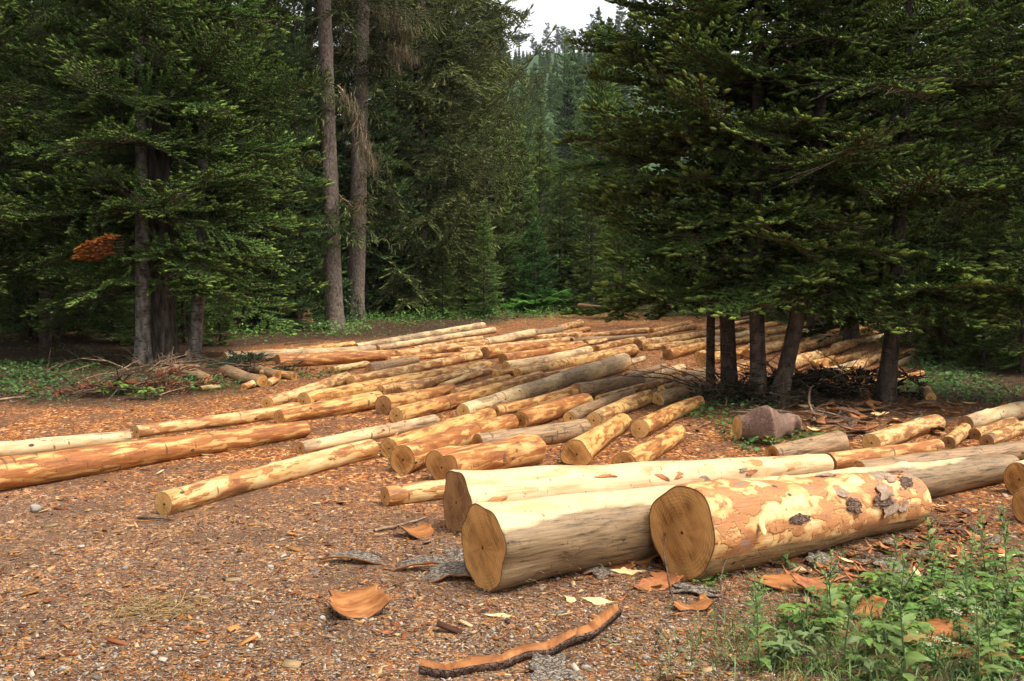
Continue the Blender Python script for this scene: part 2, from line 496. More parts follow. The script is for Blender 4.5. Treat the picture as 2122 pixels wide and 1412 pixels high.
# ------------------------------------------------------------------ logs
def log_shape(L, r1, r2, seed, lobes=(), lobe_len=0.6, bow=0.0, knots=14, nang=26, seg=0.12, const=0.03, flare=0.0):
    r = np.random.default_rng(seed)
    n = max(8, int(L / seg))
    s = np.concatenate([[0, 0.004], np.linspace(0.02, L - 0.02, n), [L - 0.004, L]])
    th = np.linspace(0, 2 * PI, nang, endpoint=False)
    S, T = np.meshgrid(s, th, indexing='ij')
    R = r1 + (r2 - r1) * S / L
    pert = np.zeros_like(S)
    for k in (2, 3, 5):
        pert += const * r.uniform(0.4, 1) * np.cos(k * T + r.uniform(0, 6.28) + r.uniform(-0.4, 0.4) * S) / (k ** 0.5)
    for k in range(3):
        pert += 0.022 * np.sin(S * r.uniform(2, 9) + r.uniform(0, 6.28) + np.cos(T + r.uniform(0, 6)) * 2)
    for (k, a, ph) in lobes:
        pert += a * np.cos(k * (T - ph)) * np.exp(-S / lobe_len)
    pert += flare * np.exp(-S / lobe_len)
    for _ in range(int(knots * max(1, L / 3))):
        sk, tk = r.uniform(0.05, L), r.uniform(-0.4, PI + 0.4)
        dt = np.angle(np.exp(1j * (T - tk)))
        pert += r.choice([0.04, 0.06, 0.09, 0.2]) * np.exp(-((S - sk) / 0.05) ** 2 - (dt / 0.22) ** 2)
    edge = 1 - 0.035 * (np.exp(-S / 0.006) + np.exp(-(L - S) / 0.006))
    R = R * (1 + pert) * edge
    Y = R * np.cos(T) + bow * np.sin(PI * S / L) + 0.3 * bow * np.sin(2 * PI * S / L + seed)
    Z = R * np.sin(T)
    X = S
    V = np.stack([X, Y, Z], -1).reshape(-1, 3)
    m, na = len(s), nang
    idx = np.arange(m * na).reshape(m, na)
    nxt = np.roll(idx, -1, 1)
    q = np.stack([idx[:-1].ravel(), idx[1:].ravel(), nxt[1:].ravel(), nxt[:-1].ravel()], 1)
    ring0 = V.reshape(m, na, 3)[0]
    ring1 = V.reshape(m, na, 3)[-1]
    return V, q, ring0, ring1


def cut_mesh(ring, sign, seed, mat, slant=0.0):
    r = np.random.default_rng(seed)
    na = len(ring)
    c = ring.mean(0) + np.array([0, 0, 0])
    rows, rad = [], []
    for f in (1.0, 0.96, 0.75, 0.5, 0.25):
        p = c + (ring - c) * f
        p = p + np.stack([r.normal(0, 0.0015, na) * (f < 1) + sign * -0.002 * (1 - f), 0 * p[:, 0], 0 * p[:, 0]], 1)
        rows.append(p)
        rad.append(np.full(na, f))
    V = np.concatenate(rows + [c[None]])
    rad = np.concatenate(rad + [[0.0]])
    idx = np.arange(5 * na).reshape(5, na)
    nxt = np.roll(idx, -1, 1)
    q = np.stack([idx[:-1].ravel(), nxt[:-1].ravel(), nxt[1:].ravel(), idx[1:].ravel()], 1)
    t = np.stack([idx[-1], nxt[-1], np.full(na, 5 * na)], 1)
    if sign > 0:
        q = q[:, ::-1]; t = t[:, ::-1]
    return np_mesh('cut_face', V, [q, t], [mat], attrs={'rad': rad})


LOG_GROUP = 'peeled tree trunks laid out across the forest clearing'


def make_log(kind, u1, v1, d1, u2, v2, d2, label, face='light', seed=None, lift=0.0, name='felled_log', lift2=None, group=LOG_GROUP, **kw):
    A, r1 = resting(u1, v1, d1)
    B, r2 = resting(u2, v2, d2)
    A.z += gz1(A.x, A.y) - 0.012 + lift
    B.z += gz1(B.x, B.y) - 0.012 + (lift if lift2 is None else lift2)
    seed = seed if seed is not None else int(u1 * 7 + v1 * 13) % 9999
    rr = np.random.default_rng(seed)
    d = B - A
    L = d.length
    kw.setdefault('bow', rr.uniform(-0.16, 0.16) * min(1, L / 4))
    V, q, ra, rb = log_shape(L, r1, r2, seed, **kw)
    X = d.normalized()
    Y = Vector((0, 0, 1)).cross(X).normalized()
    Z = X.cross(Y)
    M = Matrix(((X.x, Y.x, Z.x, A.x), (X.y, Y.y, Z.y, A.y), (X.z, Y.z, Z.z, A.z), (0, 0, 0, 1)))
    o = put(name, np_mesh(name, V, [q], [M_LOG[kind]], smooth=True), mat=M)
    tag(o, label, 'log', group)
    put('cut_face', cut_mesh(ra, -1, seed, M_FACE[face]), parent=o)
    put('cut_face', cut_mesh(rb, 1, seed + 1, M_FACE[face]), parent=o)
    return o, M, L, r1, r2


HI = dict(nang=64, seg=0.05)
MD = dict(nang=40, seg=0.08)
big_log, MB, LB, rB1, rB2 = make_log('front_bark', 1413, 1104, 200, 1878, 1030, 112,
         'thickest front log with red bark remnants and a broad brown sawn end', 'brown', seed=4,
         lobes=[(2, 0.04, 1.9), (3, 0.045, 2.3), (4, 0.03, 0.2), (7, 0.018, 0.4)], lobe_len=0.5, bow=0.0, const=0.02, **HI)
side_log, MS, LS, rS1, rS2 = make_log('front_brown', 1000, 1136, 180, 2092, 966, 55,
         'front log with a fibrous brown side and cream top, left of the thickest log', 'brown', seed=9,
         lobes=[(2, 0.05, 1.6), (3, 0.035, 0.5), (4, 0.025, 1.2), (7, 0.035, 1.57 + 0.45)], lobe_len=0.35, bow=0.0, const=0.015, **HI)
cream_log, MC, LC, rC1, rC2 = make_log('front_cream', 945, 1040, 130, 1712, 960, 44,
         'long smooth cream log with a dark notched sawn end, just behind the two front logs', 'dark', seed=14,
         lobes=[(2, 0.10, 1.9), (3, 0.06, 1.0), (6, 0.06, 2.0)], lobe_len=0.3, bow=0.0, const=0.02, **HI)

rows = [
    # middle foreground
    ('cream', 797, 1027, 42, 965, 1003, 40, 'short pale log poking out left from behind the notched cream log', 'brown', MD),
    ('red', 915, 964, 74, 1108, 926, 62, 'stubby orange-red log with a wide double-lobed sawn end', 'brown', dict(lobes=[(2, 0.22, 0.1), (3, 0.12, 0.6), (5, 0.05, 0)], lobe_len=0.35, flare=0.1, **MD)),
    ('red', 835, 950, 62, 1060, 872, 36, 'red-brown log with an upright oval end, leaning against the double-lobed log', 'brown', dict(lobes=[(2, 0.08, 1.57)], **MD)),
    ('patch', 806, 926, 44, 1015, 857, 30, 'yellow and orange patchy log tucked left of the oval-ended red log', 'light', MD),
    ('red', 1078, 868, 36, 1213, 832, 34, 'orange blotchy log with a broad low end in the middle of the yard', 'brown', dict(lobes=[(2, 0.12, 0.0)], **MD)),
    ('weather', 990, 916, 42, 1213, 886, 42, 'weathered grey-brown log lying right behind the double-lobed log', 'brown', MD),
    ('patch', 1195, 938, 52, 1294, 872, 36, 'short tiger-striped log with a hollow notch under its flared end', 'brown', dict(lobes=[(1, -0.1, -1.57), (2, 0.1, 0), (3, 0.13, 1.57), (5, 0.05, -1.57)], lobe_len=0.4, flare=0.18, **MD)),
    ('patch', 1290, 955, 46, 1402, 894, 34, 'mottled log with a grey knot, half hidden by the cream front log', 'brown', dict(lobes=[(2, 0.1, 0)], lobe_len=0.3, flare=0.1, **MD)),
    ('patch', 1325, 886, 37, 1448, 832, 24, 'striped log with a round end pointing at the four shaded trunks', 'light', MD),
    ('weather', 1182, 864, 26, 1310, 815, 20, 'shaded orange log behind the weathered grey-brown log', 'light', MD),
    ('banded', 1230, 868, 32, 1342, 820, 28, 'dark-banded log with a round end showing just over the weathered log', 'light', MD),
    ('red', 1028, 851, 20, 1190, 814, 26, 'orange striped log running under the shaded grey log', 'brown', MD),
    ('weather', 1190, 812, 30, 1325, 785, 24, 'grey weathered log half in the shade of the right-hand firs', 'dark', MD),
    ('pale', 960, 850, 28, 1292, 749, 33, 'longest smooth pale log in the middle of the yard, browned along its centre', 'light', dict(bow=0.0, **MD)),
    ('patch', 822, 858, 30, 1120, 782, 24, 'yellow patchy log whose round end shows a ringed heart', 'light', MD),
    ('red', 794, 838, 36, 936, 806, 20, 'orange log with a dark reddish-brown sawn end', 'dark', dict(lobes=[(2, 0.06, 1.57)], **MD)),
    ('patch', 629, 830, 33, 1012, 758, 18, 'yellow mottled log with a pale faceted end, left side of the yard', 'light', MD),
    ('cream', 792, 810, 22, 1002, 766, 15, 'cream log with a half-hidden round end above the dark-ended orange log', 'light', {}),
    ('banded', 827, 813, 20, 930, 785, 18, 'short log with a row of scale-like marks behind the dark-ended orange log', 'dark', {}),
    ('cream', 727, 790, 22, 996, 736, 17, 'long cream log ending in a dark banded tip near the red stub', 'light', {}),
    ('cream', 552, 833, 26, 716, 782, 22, 'pale log slanting up at the left edge of the yard', 'light', {}),
    ('patch', 578, 862, 28, 783, 826, 34, 'thick striped log beside the tip of the long red log', 'brown', MD),
    ('cream', 283, 893, 24, 618, 845, 24, 'long yellow-cream log behind the long red log', 'light', MD),
    ('red', -90, 992, 78, 630, 886, 36, 'long thick red log running in from the left edge of the picture', 'light', dict(bow=0.0, nang=48, seg=0.07)),
    ('pale', -70, 934, 34, 268, 904, 26, 'pale log showing only its white top behind the long red log', 'light', MD),
    ('cream', 340, 1041, 52, 770, 926, 41, 'lone cream log with orange patches lying across the open chips', 'light', dict(bow=0.03, nang=48, seg=0.06)),
    ('pale', 622, 925, 24, 900, 869, 24, 'greyish-white log just behind the lone cream log', 'light', MD),
    # back rows, left
    ('red', 575, 748, 26, 824, 735, 20, 'red mottled log with a dark end beside the split firewood', 'dark', dict(bow=0.0)),
    ('pale', 465, 742, 22, 776, 723, 14, 'white smooth log at the far left corner of the yard', 'dark', dict(bow=0.0)),
    ('cream', 470, 733, 8, 592, 726, 8, 'thin pole lying along the back left edge of the yard', 'light', {}),
    ('patch', 615, 727, 12, 732, 712, 12, 'slim yellow pole whose tip meets the back white log', 'light', {}),
    ('pale', 737, 718, 13, 1000, 674, 13, 'rearmost long white log beyond the rows', 'brown', dict(bow=0.0)),
    ('pale', 782, 721, 12, 1023, 683, 12, 'second rearmost white log, in front of the rearmost', 'brown', dict(bow=0.0)),
    ('cream', 822, 737, 19, 1005, 711, 16, 'smooth cream log with a small round pale end in the back rows', 'light', dict(bow=0.0)),
    ('cream', 858, 723, 10, 1000, 700, 9, 'narrow cream log right behind the one with a small round pale end', 'light', {}),
    ('pale', 1006, 710, 17, 1108, 690, 17, 'pale log with a dark cut ring, continuing the small-round-end log', 'light', {}),
    ('weather', 1108, 692, 15, 1165, 682, 14, 'greyer piece between the pale ringed log and the upraised pale butt', 'brown', {}),
    ('cream', 1155, 681, 14, 1202, 669, 15, 'upraised pale butt at the far end of the yard', 'light', {}),
    ('red', 1165, 691, 10, 1221, 680, 10, 'small orange-tipped log beside the upraised pale butt', 'brown', {}),
    ('cream', 1110, 702, 12, 1203, 690, 9, 'cream log with a tiny orange end in front of the upraised butt', 'light', {}),
    ('weather', 1185, 706, 10, 1343, 695, 9, 'brownish log with a dark half-moon end in the back rows', 'dark', {}),
    ('cream', 1196, 699, 11, 1343, 683, 11, 'long straight yellow log at the back, left of the orange pair', 'light', {}),
    ('red', 1350, 686, 12, 1428, 669, 11, 'bright orange log, upper one of the back pair', 'brown', {}),
    ('cream', 1348, 696, 11, 1440, 677, 10, 'yellow log, lower one of the back pair beside the orange log', 'light', {}),
    ('cream', 1321, 716, 21, 1462, 692, 14, 'cream log with a big brown end left of the first shaded trunk', 'dark', dict(lobes=[(2, 0.1, 2.0)])),
    ('cream', 1336, 722, 12, 1412, 712, 12, 'short pale log with two small ends below the big-ended cream log', 'light', {}),
    ('red', 1384, 735, 21, 1468, 715, 17, 'orange log with a squarish brown end left of the first shaded trunk', 'dark', dict(lobes=[(4, 0.05, 0.7)])),
    ('banded', 1376, 722, 11, 1470, 704, 12, 'orange log lying behind the squarish-ended one', 'dark', {}),
    ('red', 1005, 734, 23, 1150, 713, 14, 'red log with a tall dark end at the centre of the back rows', 'dark', dict(lobes=[(2, 0.06, 1.57)])),
    ('red', 1066, 727, 11, 1206, 712, 10, 'thin red log with a small dark end, right of the tall dark end', 'dark', {}),
    ('red', 1045, 745, 20, 1215, 719, 13, 'reddish log with a slanting dark end in front of the tall dark end', 'dark', {}),
    ('pale', 1050, 760, 18, 1222, 727, 17, 'pale knotty log with a light half-round end', 'light', {}),
    ('banded', 1073, 775, 19, 1312, 726, 24, 'long log barred with dark rings and a scaly orange tip', 'brown', dict(bow=0.0)),
    ('patch', 1026, 778, 16, 1118, 760, 16, 'short yellow log with a pale round end left of the barred log', 'light', {}),
    ('patch', 943, 814, 17, 1055, 786, 17, 'yellow log with a small pale end below the pale knotty log', 'light', {}),
    ('cream', 915, 802, 12, 1018, 770, 14, 'bent cream log in the centre left of the yard', 'light', {}),
    ('patch', 895, 785, 13, 1013, 757, 14, 'orange-edged log in front of the banded tip', 'brown', {}),
    ('weather', 765, 767, 22, 862, 746, 12, 'grey flattened log with a dark triangular end', 'dark', dict(lobes=[(3, 0.12, 1.57)])),
    ('cream', 690, 766, 13, 760, 754, 13, 'short cream pole beside the dark triangular end', 'light', {}),
    ('patch', 802, 746, 10, 962, 735, 10, 'slender orange log beneath the small-round-end log', 'light', {}),
    ('cream', 953, 731, 9, 1003, 722, 9, 'stub of pale log left of the tall dark end', 'light', {}),
    ('cream', 957, 726, 11, 1180, 704, 11, 'slim long cream log behind the tall dark end', 'light', dict(bow=0.0)),
    ('cream', 1110, 711, 9, 1186, 703, 8, 'thin pale pole between the tall dark end and the half-moon end', 'light', {}),
    ('red', 1125, 784, 14, 1205, 763, 13, 'short orange log peeping over the longest smooth log', 'brown', {}),
    ('cream', 1215, 712, 10, 1255, 706, 10, 'short cream stub below the dark half-moon end', 'light', {}),
    ('cream', 1236, 724, 13, 1332, 703, 12, 'cream log with a low brown end left of the big brown end', 'brown', {}),
    # shaded part in front of the right trunks
    ('pale', 1327, 790, 17, 1414, 762, 15, 'grey-white log with a round tip at the shade edge', 'brown', {}),
    ('cream', 1239, 825, 13, 1408, 782, 13, 'slim pole with a pale round end in the shade', 'light', {}),
    ('banded', 1372, 806, 16, 1466, 780, 14, 'shaded banded log with a half-hidden round end', 'light', {}),
    ('weather', 1362, 825, 26, 1466, 800, 22, 'shaded log with a heart-shaped pale end left of the trunks', 'light', dict(lobes=[(2, 0.14, 0.5), (3, 0.1, 1.57)], lobe_len=0.25)),
    ('weather', 1297, 779, 12, 1378, 757, 10, 'thin grey pole beyond the weathered shaded log', 'dark', {}),
    ('pale', 1295, 753, 11, 1334, 742, 10, 'broken-tipped short pole beside the end of the longest smooth log', 'light', {}),
    ('weather', 1420, 776, 14, 1480, 763, 13, 'shaded brown log against the first trunk', 'brown', {}),
    ('weather', 1398, 793, 13, 1472, 774, 13, 'dim grey log behind the heart-ended log', 'brown', {}),
    # behind and right of the trunks
    ('patch', 1459, 747, 24, 1560, 722, 20, 'yellow log with a ringed flared end beside the slimmest trunk', 'light', dict(flare=0.15, lobe_len=0.2)),
    ('patch', 1446, 737, 14, 1500, 724, 13, 'small log wedged behind the ringed flared end', 'light', {}),
    ('cream', 1545, 736, 19, 1620, 716, 16, 'log end framed between the second and third trunks', 'brown', {}),
    ('cream', 1500, 772, 14, 1570, 752, 14, 'pale log low between the first two trunks', 'light', {}),
    ('banded', 1652, 731, 18, 1752, 700, 17, 'dark-ringed pale log right of the leaning trunk', 'brown', {}),
    ('cream', 1636, 758, 27, 1696, 740, 22, 'thick cream log end right beside the leaning trunk', 'light', {}),
    ('patch', 1684, 758, 14, 1728, 743, 12, 'orange log in front of the dark-ringed pale log', 'light', {}),
    ('patch', 1695, 774, 12, 1710, 752, 12, 'short striped log lying across the orange one', 'light', {}),
    ('cream', 1702, 739, 15, 1768, 715, 14, 'cream log just right of the dark-ringed one', 'light', {}),
    ('cream', 1735, 752, 14, 1795, 734, 13, 'yellow log with a pale end in the right rows', 'light', {}),
    ('pale', 1715, 771, 14, 1782, 753, 13, 'greyish log in the right rows behind the brush', 'brown', {}),
    ('cream', 1747, 779, 16, 1826, 742, 16, 'stout cream log in front of the right rows', 'light', {}),
    ('weather', 1700, 786, 13, 1740, 775, 12, 'stubby grey log at the foot of the right rows', 'brown', {}),
    ('patch', 1775, 750, 13, 1832, 727, 13, 'yellow log left of the birch-grey trunk', 'light', {}),
    ('weather', 1853, 758, 12, 1903, 736, 11, 'grey-brown pole right of the lone dark trunk', 'light', {}),
    ('patch', 1866, 738, 9, 1892, 727, 9, 'short yellow pole above the grey-brown pole', 'light', {}),
    ('patch', 1808, 795, 14, 1908, 775, 14, 'orange log passing behind the lone dark trunk', 'light', {}),
    ('cream', 1930, 822, 20, 1917, 803, 16, 'small cream round standing alone in the grass on the right', 'light', {}),
    # right foreground
    ('weather', 1600, 940, 36, 1742, 914, 42, 'brown weathered log half hidden behind the notched cream log', 'brown', MD),
    ('cream', 1806, 916, 40, 1942, 872, 36, 'yellow mottled log with a round end on the right', 'light', MD),
    ('red', 1717, 956, 36, 1944, 922, 28, 'red log with a dark slanting end beside the cream front log', 'dark', MD),
    ('banded', 1965, 914, 28, 2000, 886, 28, 'short red-banded log on the right', 'dark', MD),
    ('pale', 2005, 874, 34, 2135, 842, 34, 'greyish log reaching the right edge of the picture', 'dark', MD),
    ('banded', 2020, 896, 26, 2100, 869, 24, 'striped log under the greyish right-edge log', 'dark', MD),
    ('banded', 2046, 910, 30, 2145, 876, 28, 'striped log lowest of the three at the right edge', 'dark', MD),
    ('weather', 1780, 972, 36, 2180, 922, 36, 'long weathered log with a grey top crossing to the right edge', 'brown', dict(bow=0.0, **MD)),
    ('front_cream', 2112, 992, 72, 2420, 925, 60, 'log end with a red sap stain cut off by the right edge', 'brown', dict(**MD)),
    ('cream', 2130, 1048, 80, 2520, 985, 66, 'lower log end cut off by the right edge', 'brown', MD),
]
for r in rows:
    kind, u1, v1, d1, u2, v2, d2, lab, fc, kw = r
    if d1 < 40 and u1 < 1950:
        d1 *= 1.13; d2 *= 1.13
    make_log(kind, u1, v1, d1, u2, v2, d2, lab, fc, **kw)

# distant rows seen between and beyond the right trunks
rr = random.Random(5)
k = 0
for v in (676, 684, 692, 700, 710, 720):
    u = 1448 + rr.uniform(0, 30)
    umax = 1800 if v > 680 else 1700
    while u < umax:
        ln = rr.uniform(70, 125)
        dd = 8 + (v - 676) * 0.13 + rr.uniform(-1, 2)
        make_log(rr.choice(['cream', 'patch', 'cream', 'pale', 'red', 'banded']), u, v + rr.uniform(-3, 3), dd, u + ln, v - ln * rr.uniform(0.14, 0.24), dd * 0.9,
                 'small pale log in the far rows glimpsed between and beyond the shaded trunks', 'light',
                 seed=100 + k, group='far rows of logs behind the shaded trunks')
        k += 1
        u += ln * rr.uniform(0.75, 1.1)

# parts of the front logs
def surf(M, r1, r2, L, s, th, off=0.0):
    R = r1 + (r2 - r1) * s / L + off
    return Vector((s, R * math.cos(th), R * math.sin(th)))


def fibre_mesh(n, seed, r1, r2, L, thr, lenr, mat):
    r = random.Random(seed)
    V, Q = [], []
    for _ in range(n):
        s = r.uniform(0.15, L * 0.98)
        th = r.uniform(*thr)
        p = surf(None, r1, r2, L, s, th, 0.004)
        ln = r.uniform(*lenr)
        a = r.uniform(-0.9, 0.9)
        tang = Vector((math.sin(a) * 0.8, math.sin(th) * math.cos(a), -math.cos(th) * math.cos(a)))
        nrm = Vector((0, math.cos(th), math.sin(th)))
        w = Vector((1, 0, 0)) * r.uniform(0.0012, 0.003)
        pts = [p, p + tang * ln * 0.5 + nrm * r.uniform(0.005, 0.03), p + tang * ln + nrm * r.uniform(-0.01, 0.04) + Vector((0, 0, -0.02))]
        b = len(V)
        for i, q in enumerate(pts):
            f = 1 - 0.4 * i
            V += [q - w * f, q + w * f]
        Q += [(b, b + 1, b + 3, b + 2), (b + 2, b + 3, b + 5, b + 4)]
    return np_mesh('bark_fibres', np.array([list(v) for v in V]), [np.array(Q)], [mat])


# camera side of these logs is local -Y, i.e. theta around pi..1.5pi
put('bark_fibres', fibre_mesh(230, 3, rB1 * 1.0, rB2 * 1.0, LB, (PI * 1.08, PI * 1.42), (0.05, 0.15), M_STICK), parent=big_log)
put('bark_fibres', fibre_mesh(160, 8, rS1 * 1.0, rS2 * 1.0, LS * 0.6, (PI * 1.0, PI * 1.4), (0.02, 0.07), M_STICK), parent=side_log)


def plate(w, h, seed, curl=0.3, thick=0.012, nx=9, ny=7, rough=0.25, curly=0.0, taper=0.0):
    """irregular curved bark plate lying in XY, two sided with thickness; face material 0 = top, 1 = underside and rim"""
    r = np.random.default_rng(seed)
    a = np.linspace(-1, 1, nx)
    b = np.linspace(-1, 1, ny)
    A, B = np.meshgrid(a, b)
    ex = 1 + rough * sines(B * 2.2, B * 0, seed + 1, 3, 1.6)
    ey = 1 + rough * sines(A * 2.2, A * 0, seed + 2, 3, 1.6)
    X = A * ex * w / 2 * (1 - taper * (B + 1) / 2)
    Y = B * ey * h / 2 * (1 - taper * np.abs(A))
    Z = curl * (X ** 2) / max(w, 1e-3) + curly * (Y ** 2) / max(h, 1e-3) + 0.06 * min(w, h) * sines(X * 3 / w, Y * 3 / h, seed + 3, 3, 1.5)
    top = np.stack([X, Y, Z + thick / 2], -1).reshape(-1, 3)
    bot = np.stack([X, Y, Z - thick / 2], -1).reshape(-1, 3)
    bot[:, :2] *= 0.97
    V = np.concatenate([top, bot])
    V[:, 2] -= V[:, 2].min()
    n = nx * ny
    idx = np.arange(n).reshape(ny, nx)
    qt = np.stack([idx[:-1, :-1].ravel(), idx[:-1, 1:].ravel(), idx[1:, 1:].ravel(), idx[1:, :-1].ravel()], 1)
    qb = qt[:, ::-1] + n
    rim = np.concatenate([idx[0, :], idx[1:, -1], idx[-1, -2::-1], idx[-2:0:-1, 0]])
    rn = np.roll(rim, -1)
    qr = np.stack([rim, rim + n, rn + n, rn], 1)
    mi = np.concatenate([np.zeros(len(qt)), np.ones(len(qb)), np.ones(len(qr))])
    return V, np.concatenate([qt, qb, qr]), mi


def plate_mesh(name, mats, *a, **k):
    V, Q, mi = plate(*a, **k)
    return np_mesh(name, V, [Q], mats, mi, smooth=False)


def simple_mat(name, c1, c2, c3, scale, rough=0.8, vec=(1, 1, 1), bump=0.5, crack=0.0):
    N = NT(name, rough, 0.2)
    v, tc, rnd = N.objvec()
    v = N.vmul(v, vec)
    a = N.noise(v, scale, 5, 0.65, 0.5)
    c = N.ramp(a, [(0.3, c1), (0.5, c2), (0.7, c3)])
    h = a
    if crack:
        v = N.n('ShaderNodeVectorMath', {0: N.n('ShaderNodeTexNoise', {'Vector': v, 'Scale': 22.0}).outputs['Color'], 1: (0.035, 0.035, 0.035), 2: v}, operation='MULTIPLY_ADD').outputs[0]
        vo = N.n('ShaderNodeTexVoronoi', {'Vector': v, 'Scale': crack}, feature='DISTANCE_TO_EDGE')
        e = N.ramp(N.math('ADD', vo.outputs['Distance'], N.math('MULTIPLY', N.math('SUBTRACT', N.noise(v, 40, 3), 0.5), 0.25)), [(0.0, 0.0), (0.10, 1.0)])
        c = N.mix(N.math('ADD', N.math('MULTIPLY', e, 0.55), 0.45), (0.05, 0.036, 0.028), c)
        h = N.math('ADD', a, e)
    N.bump(h, bump, 0.012)
    return N.out(c)


M_BARK_IN = simple_mat('bark_inner_orange', (0.13, 0.042, 0.015), (0.28, 0.105, 0.03), (0.40, 0.19, 0.065), 11, 0.65, (0.5, 1.6, 1))
M_BARK_OUT = simple_mat('bark_outer_grey', (0.05, 0.036, 0.027), (0.205, 0.162, 0.122), (0.36, 0.31, 0.245), 48, 0.95, (0.7, 1.3, 1), bump=1.0, crack=42)
M_BARK_RED = simple_mat('bark_inner_red', (0.15, 0.05, 0.022), (0.31, 0.11, 0.04), (0.44, 0.19, 0.07), 12, 0.65)
M_BARK_BROWN = simple_mat('bark_outer_brown', (0.05, 0.03, 0.022), (0.14, 0.085, 0.06), (0.24, 0.165, 0.125), 44, 0.95, (0.7, 1.3, 1), bump=1.0, crack=40)
M_BARK_SCALE = simple_mat('bark_scale_tan', (0.16, 0.10, 0.065), (0.27, 0.19, 0.13), (0.38, 0.29, 0.22), 20, 0.9, bump=0.8)
M_SPLINTER = simple_mat('wood_splinter', (0.52, 0.33, 0.13), (0.66, 0.46, 0.21), (0.75, 0.57, 0.32), 8, 0.6, (4, 0.3, 4))
M_STONE = simple_mat('stone', (0.16, 0.13, 0.11), (0.30, 0.26, 0.22), (0.45, 0.41, 0.37), 9, 0.85)

# bark plates still stuck on the thick front log, and bark knots on the notched cream log
rr = random.Random(3)
for i in range(18):
    s = LB * (0.30 + 0.68 * rr.random() ** 0.7)
    th = rr.uniform(PI * 0.45, PI * 1.02)
    p = surf(None, rB1, rB2, LB, s, th, -0.002)
    hh_ = rr.uniform(0.04, 0.11)
    me = plate_mesh('bark_patch', [M_BARK_BROWN if rr.random() < 0.25 else M_BARK_SCALE, M_BARK_RED], rr.uniform(0.07, 0.22), hh_, 300 + i, curl=0.02, thick=0.006, nx=21, ny=13, rough=0.34, taper=0.25, curly=-hh_ / 0.5)
    o = put('bark_patch', me, parent=big_log)
    o.rotation_mode = 'ZYX'
    o.rotation_euler = (th - PI / 2, 0, rr.uniform(-0.3, 0.3))
    o.location = p
for i in range(7):
    s = LC * rr.uniform(0.3, 0.97)
    th = rr.uniform(PI * 0.75, PI * 1.1)
    p = surf(None, rC1, rC2, LC, s, th, -0.004)
    me = plate_mesh('bark_patch', [M_BARK_SCALE if rr.random() < 0.4 else M_BARK_RED, M_BARK_RED], rr.uniform(0.08, 0.2), rr.uniform(0.025, 0.05), 340 + i, curl=0.0, curly=-0.1, thick=0.008, nx=15, ny=9, rough=0.35, taper=0.4)
    o = put('bark_patch', me, parent=cream_log)
    o.rotation_mode = 'ZYX'
    o.rotation_euler = (th - PI / 2, 0, rr.uniform(-0.4, 0.4))
    o.location = p
# ------------------------------------------------------------------ conifers
def shoot_template(seed, n, nlen, nwid, core=0.15, sides=5):
    """one plump shoot of unit length along +X: a rounded core bristling with needles; returns verts, tris, tip factor"""
    r = np.random.default_rng(seed)
    V, T, C = [], [], []
    prof = [(0.0, 0.35), (0.3, 1.0), (0.75, 0.95), (0.97, 0.45)]
    for (x, k) in prof:
        for a in range(sides):
            ang = 2 * PI * a / sides + x
            q = core * k * r.uniform(0.75, 1.2)
            V.append((x, q * math.cos(ang), q * math.sin(ang) * 0.85))
            C.append(0.12 + 0.45 * max(0, x - 0.4))
    for i in range(len(prof) - 1):
        for a in range(sides):
            p, q = i * sides + a, i * sides + (a + 1) % sides
            T += [(p, q, q + sides), (p, q + sides, p + sides)]
    for i in range(n):
        x = min(1.0, 0.08 + (i + r.uniform(0, 0.8)) / n)
        ph = r.uniform(-0.9, PI + 0.9)
        th = math.radians(62 - 36 * x) + r.uniform(-0.2, 0.2)
        d = np.array([math.cos(th), math.sin(th) * math.cos(ph), math.sin(th) * math.sin(ph)])
        w = np.cross(d, np.array([1.0, 0, 0]) * r.uniform(0.5, 1) + r.normal(0, 0.5, 3))
        w /= np.linalg.norm(w) + 1e-9
        l = (core * 0.6 + nlen) * r.uniform(0.75, 1.15) * (1 - 0.3 * max(0, x - 0.6))
        b = len(V)
        p = np.array([x, 0, 0])
        V += [p - w * nwid / 2, p + w * nwid / 2, p + d * l]
        C += [0.25, 0.25, 0.95]
        T.append((b, b + 1, b + 2))
    return np.array(V, float), np.array(T), np.array(C)


TPL_NEAR = [shoot_template(i, 26, 0.14, 0.11, 0.235) for i in range(5)]
TPL_MID = [shoot_template(20 + i, 9, 0.2, 0.13, 0.14, 4) for i in range(4)]
TPL_FAR = [shoot_template(40 + i, 5, 0.28, 0.24, 0.18, 3) for i in range(4)]


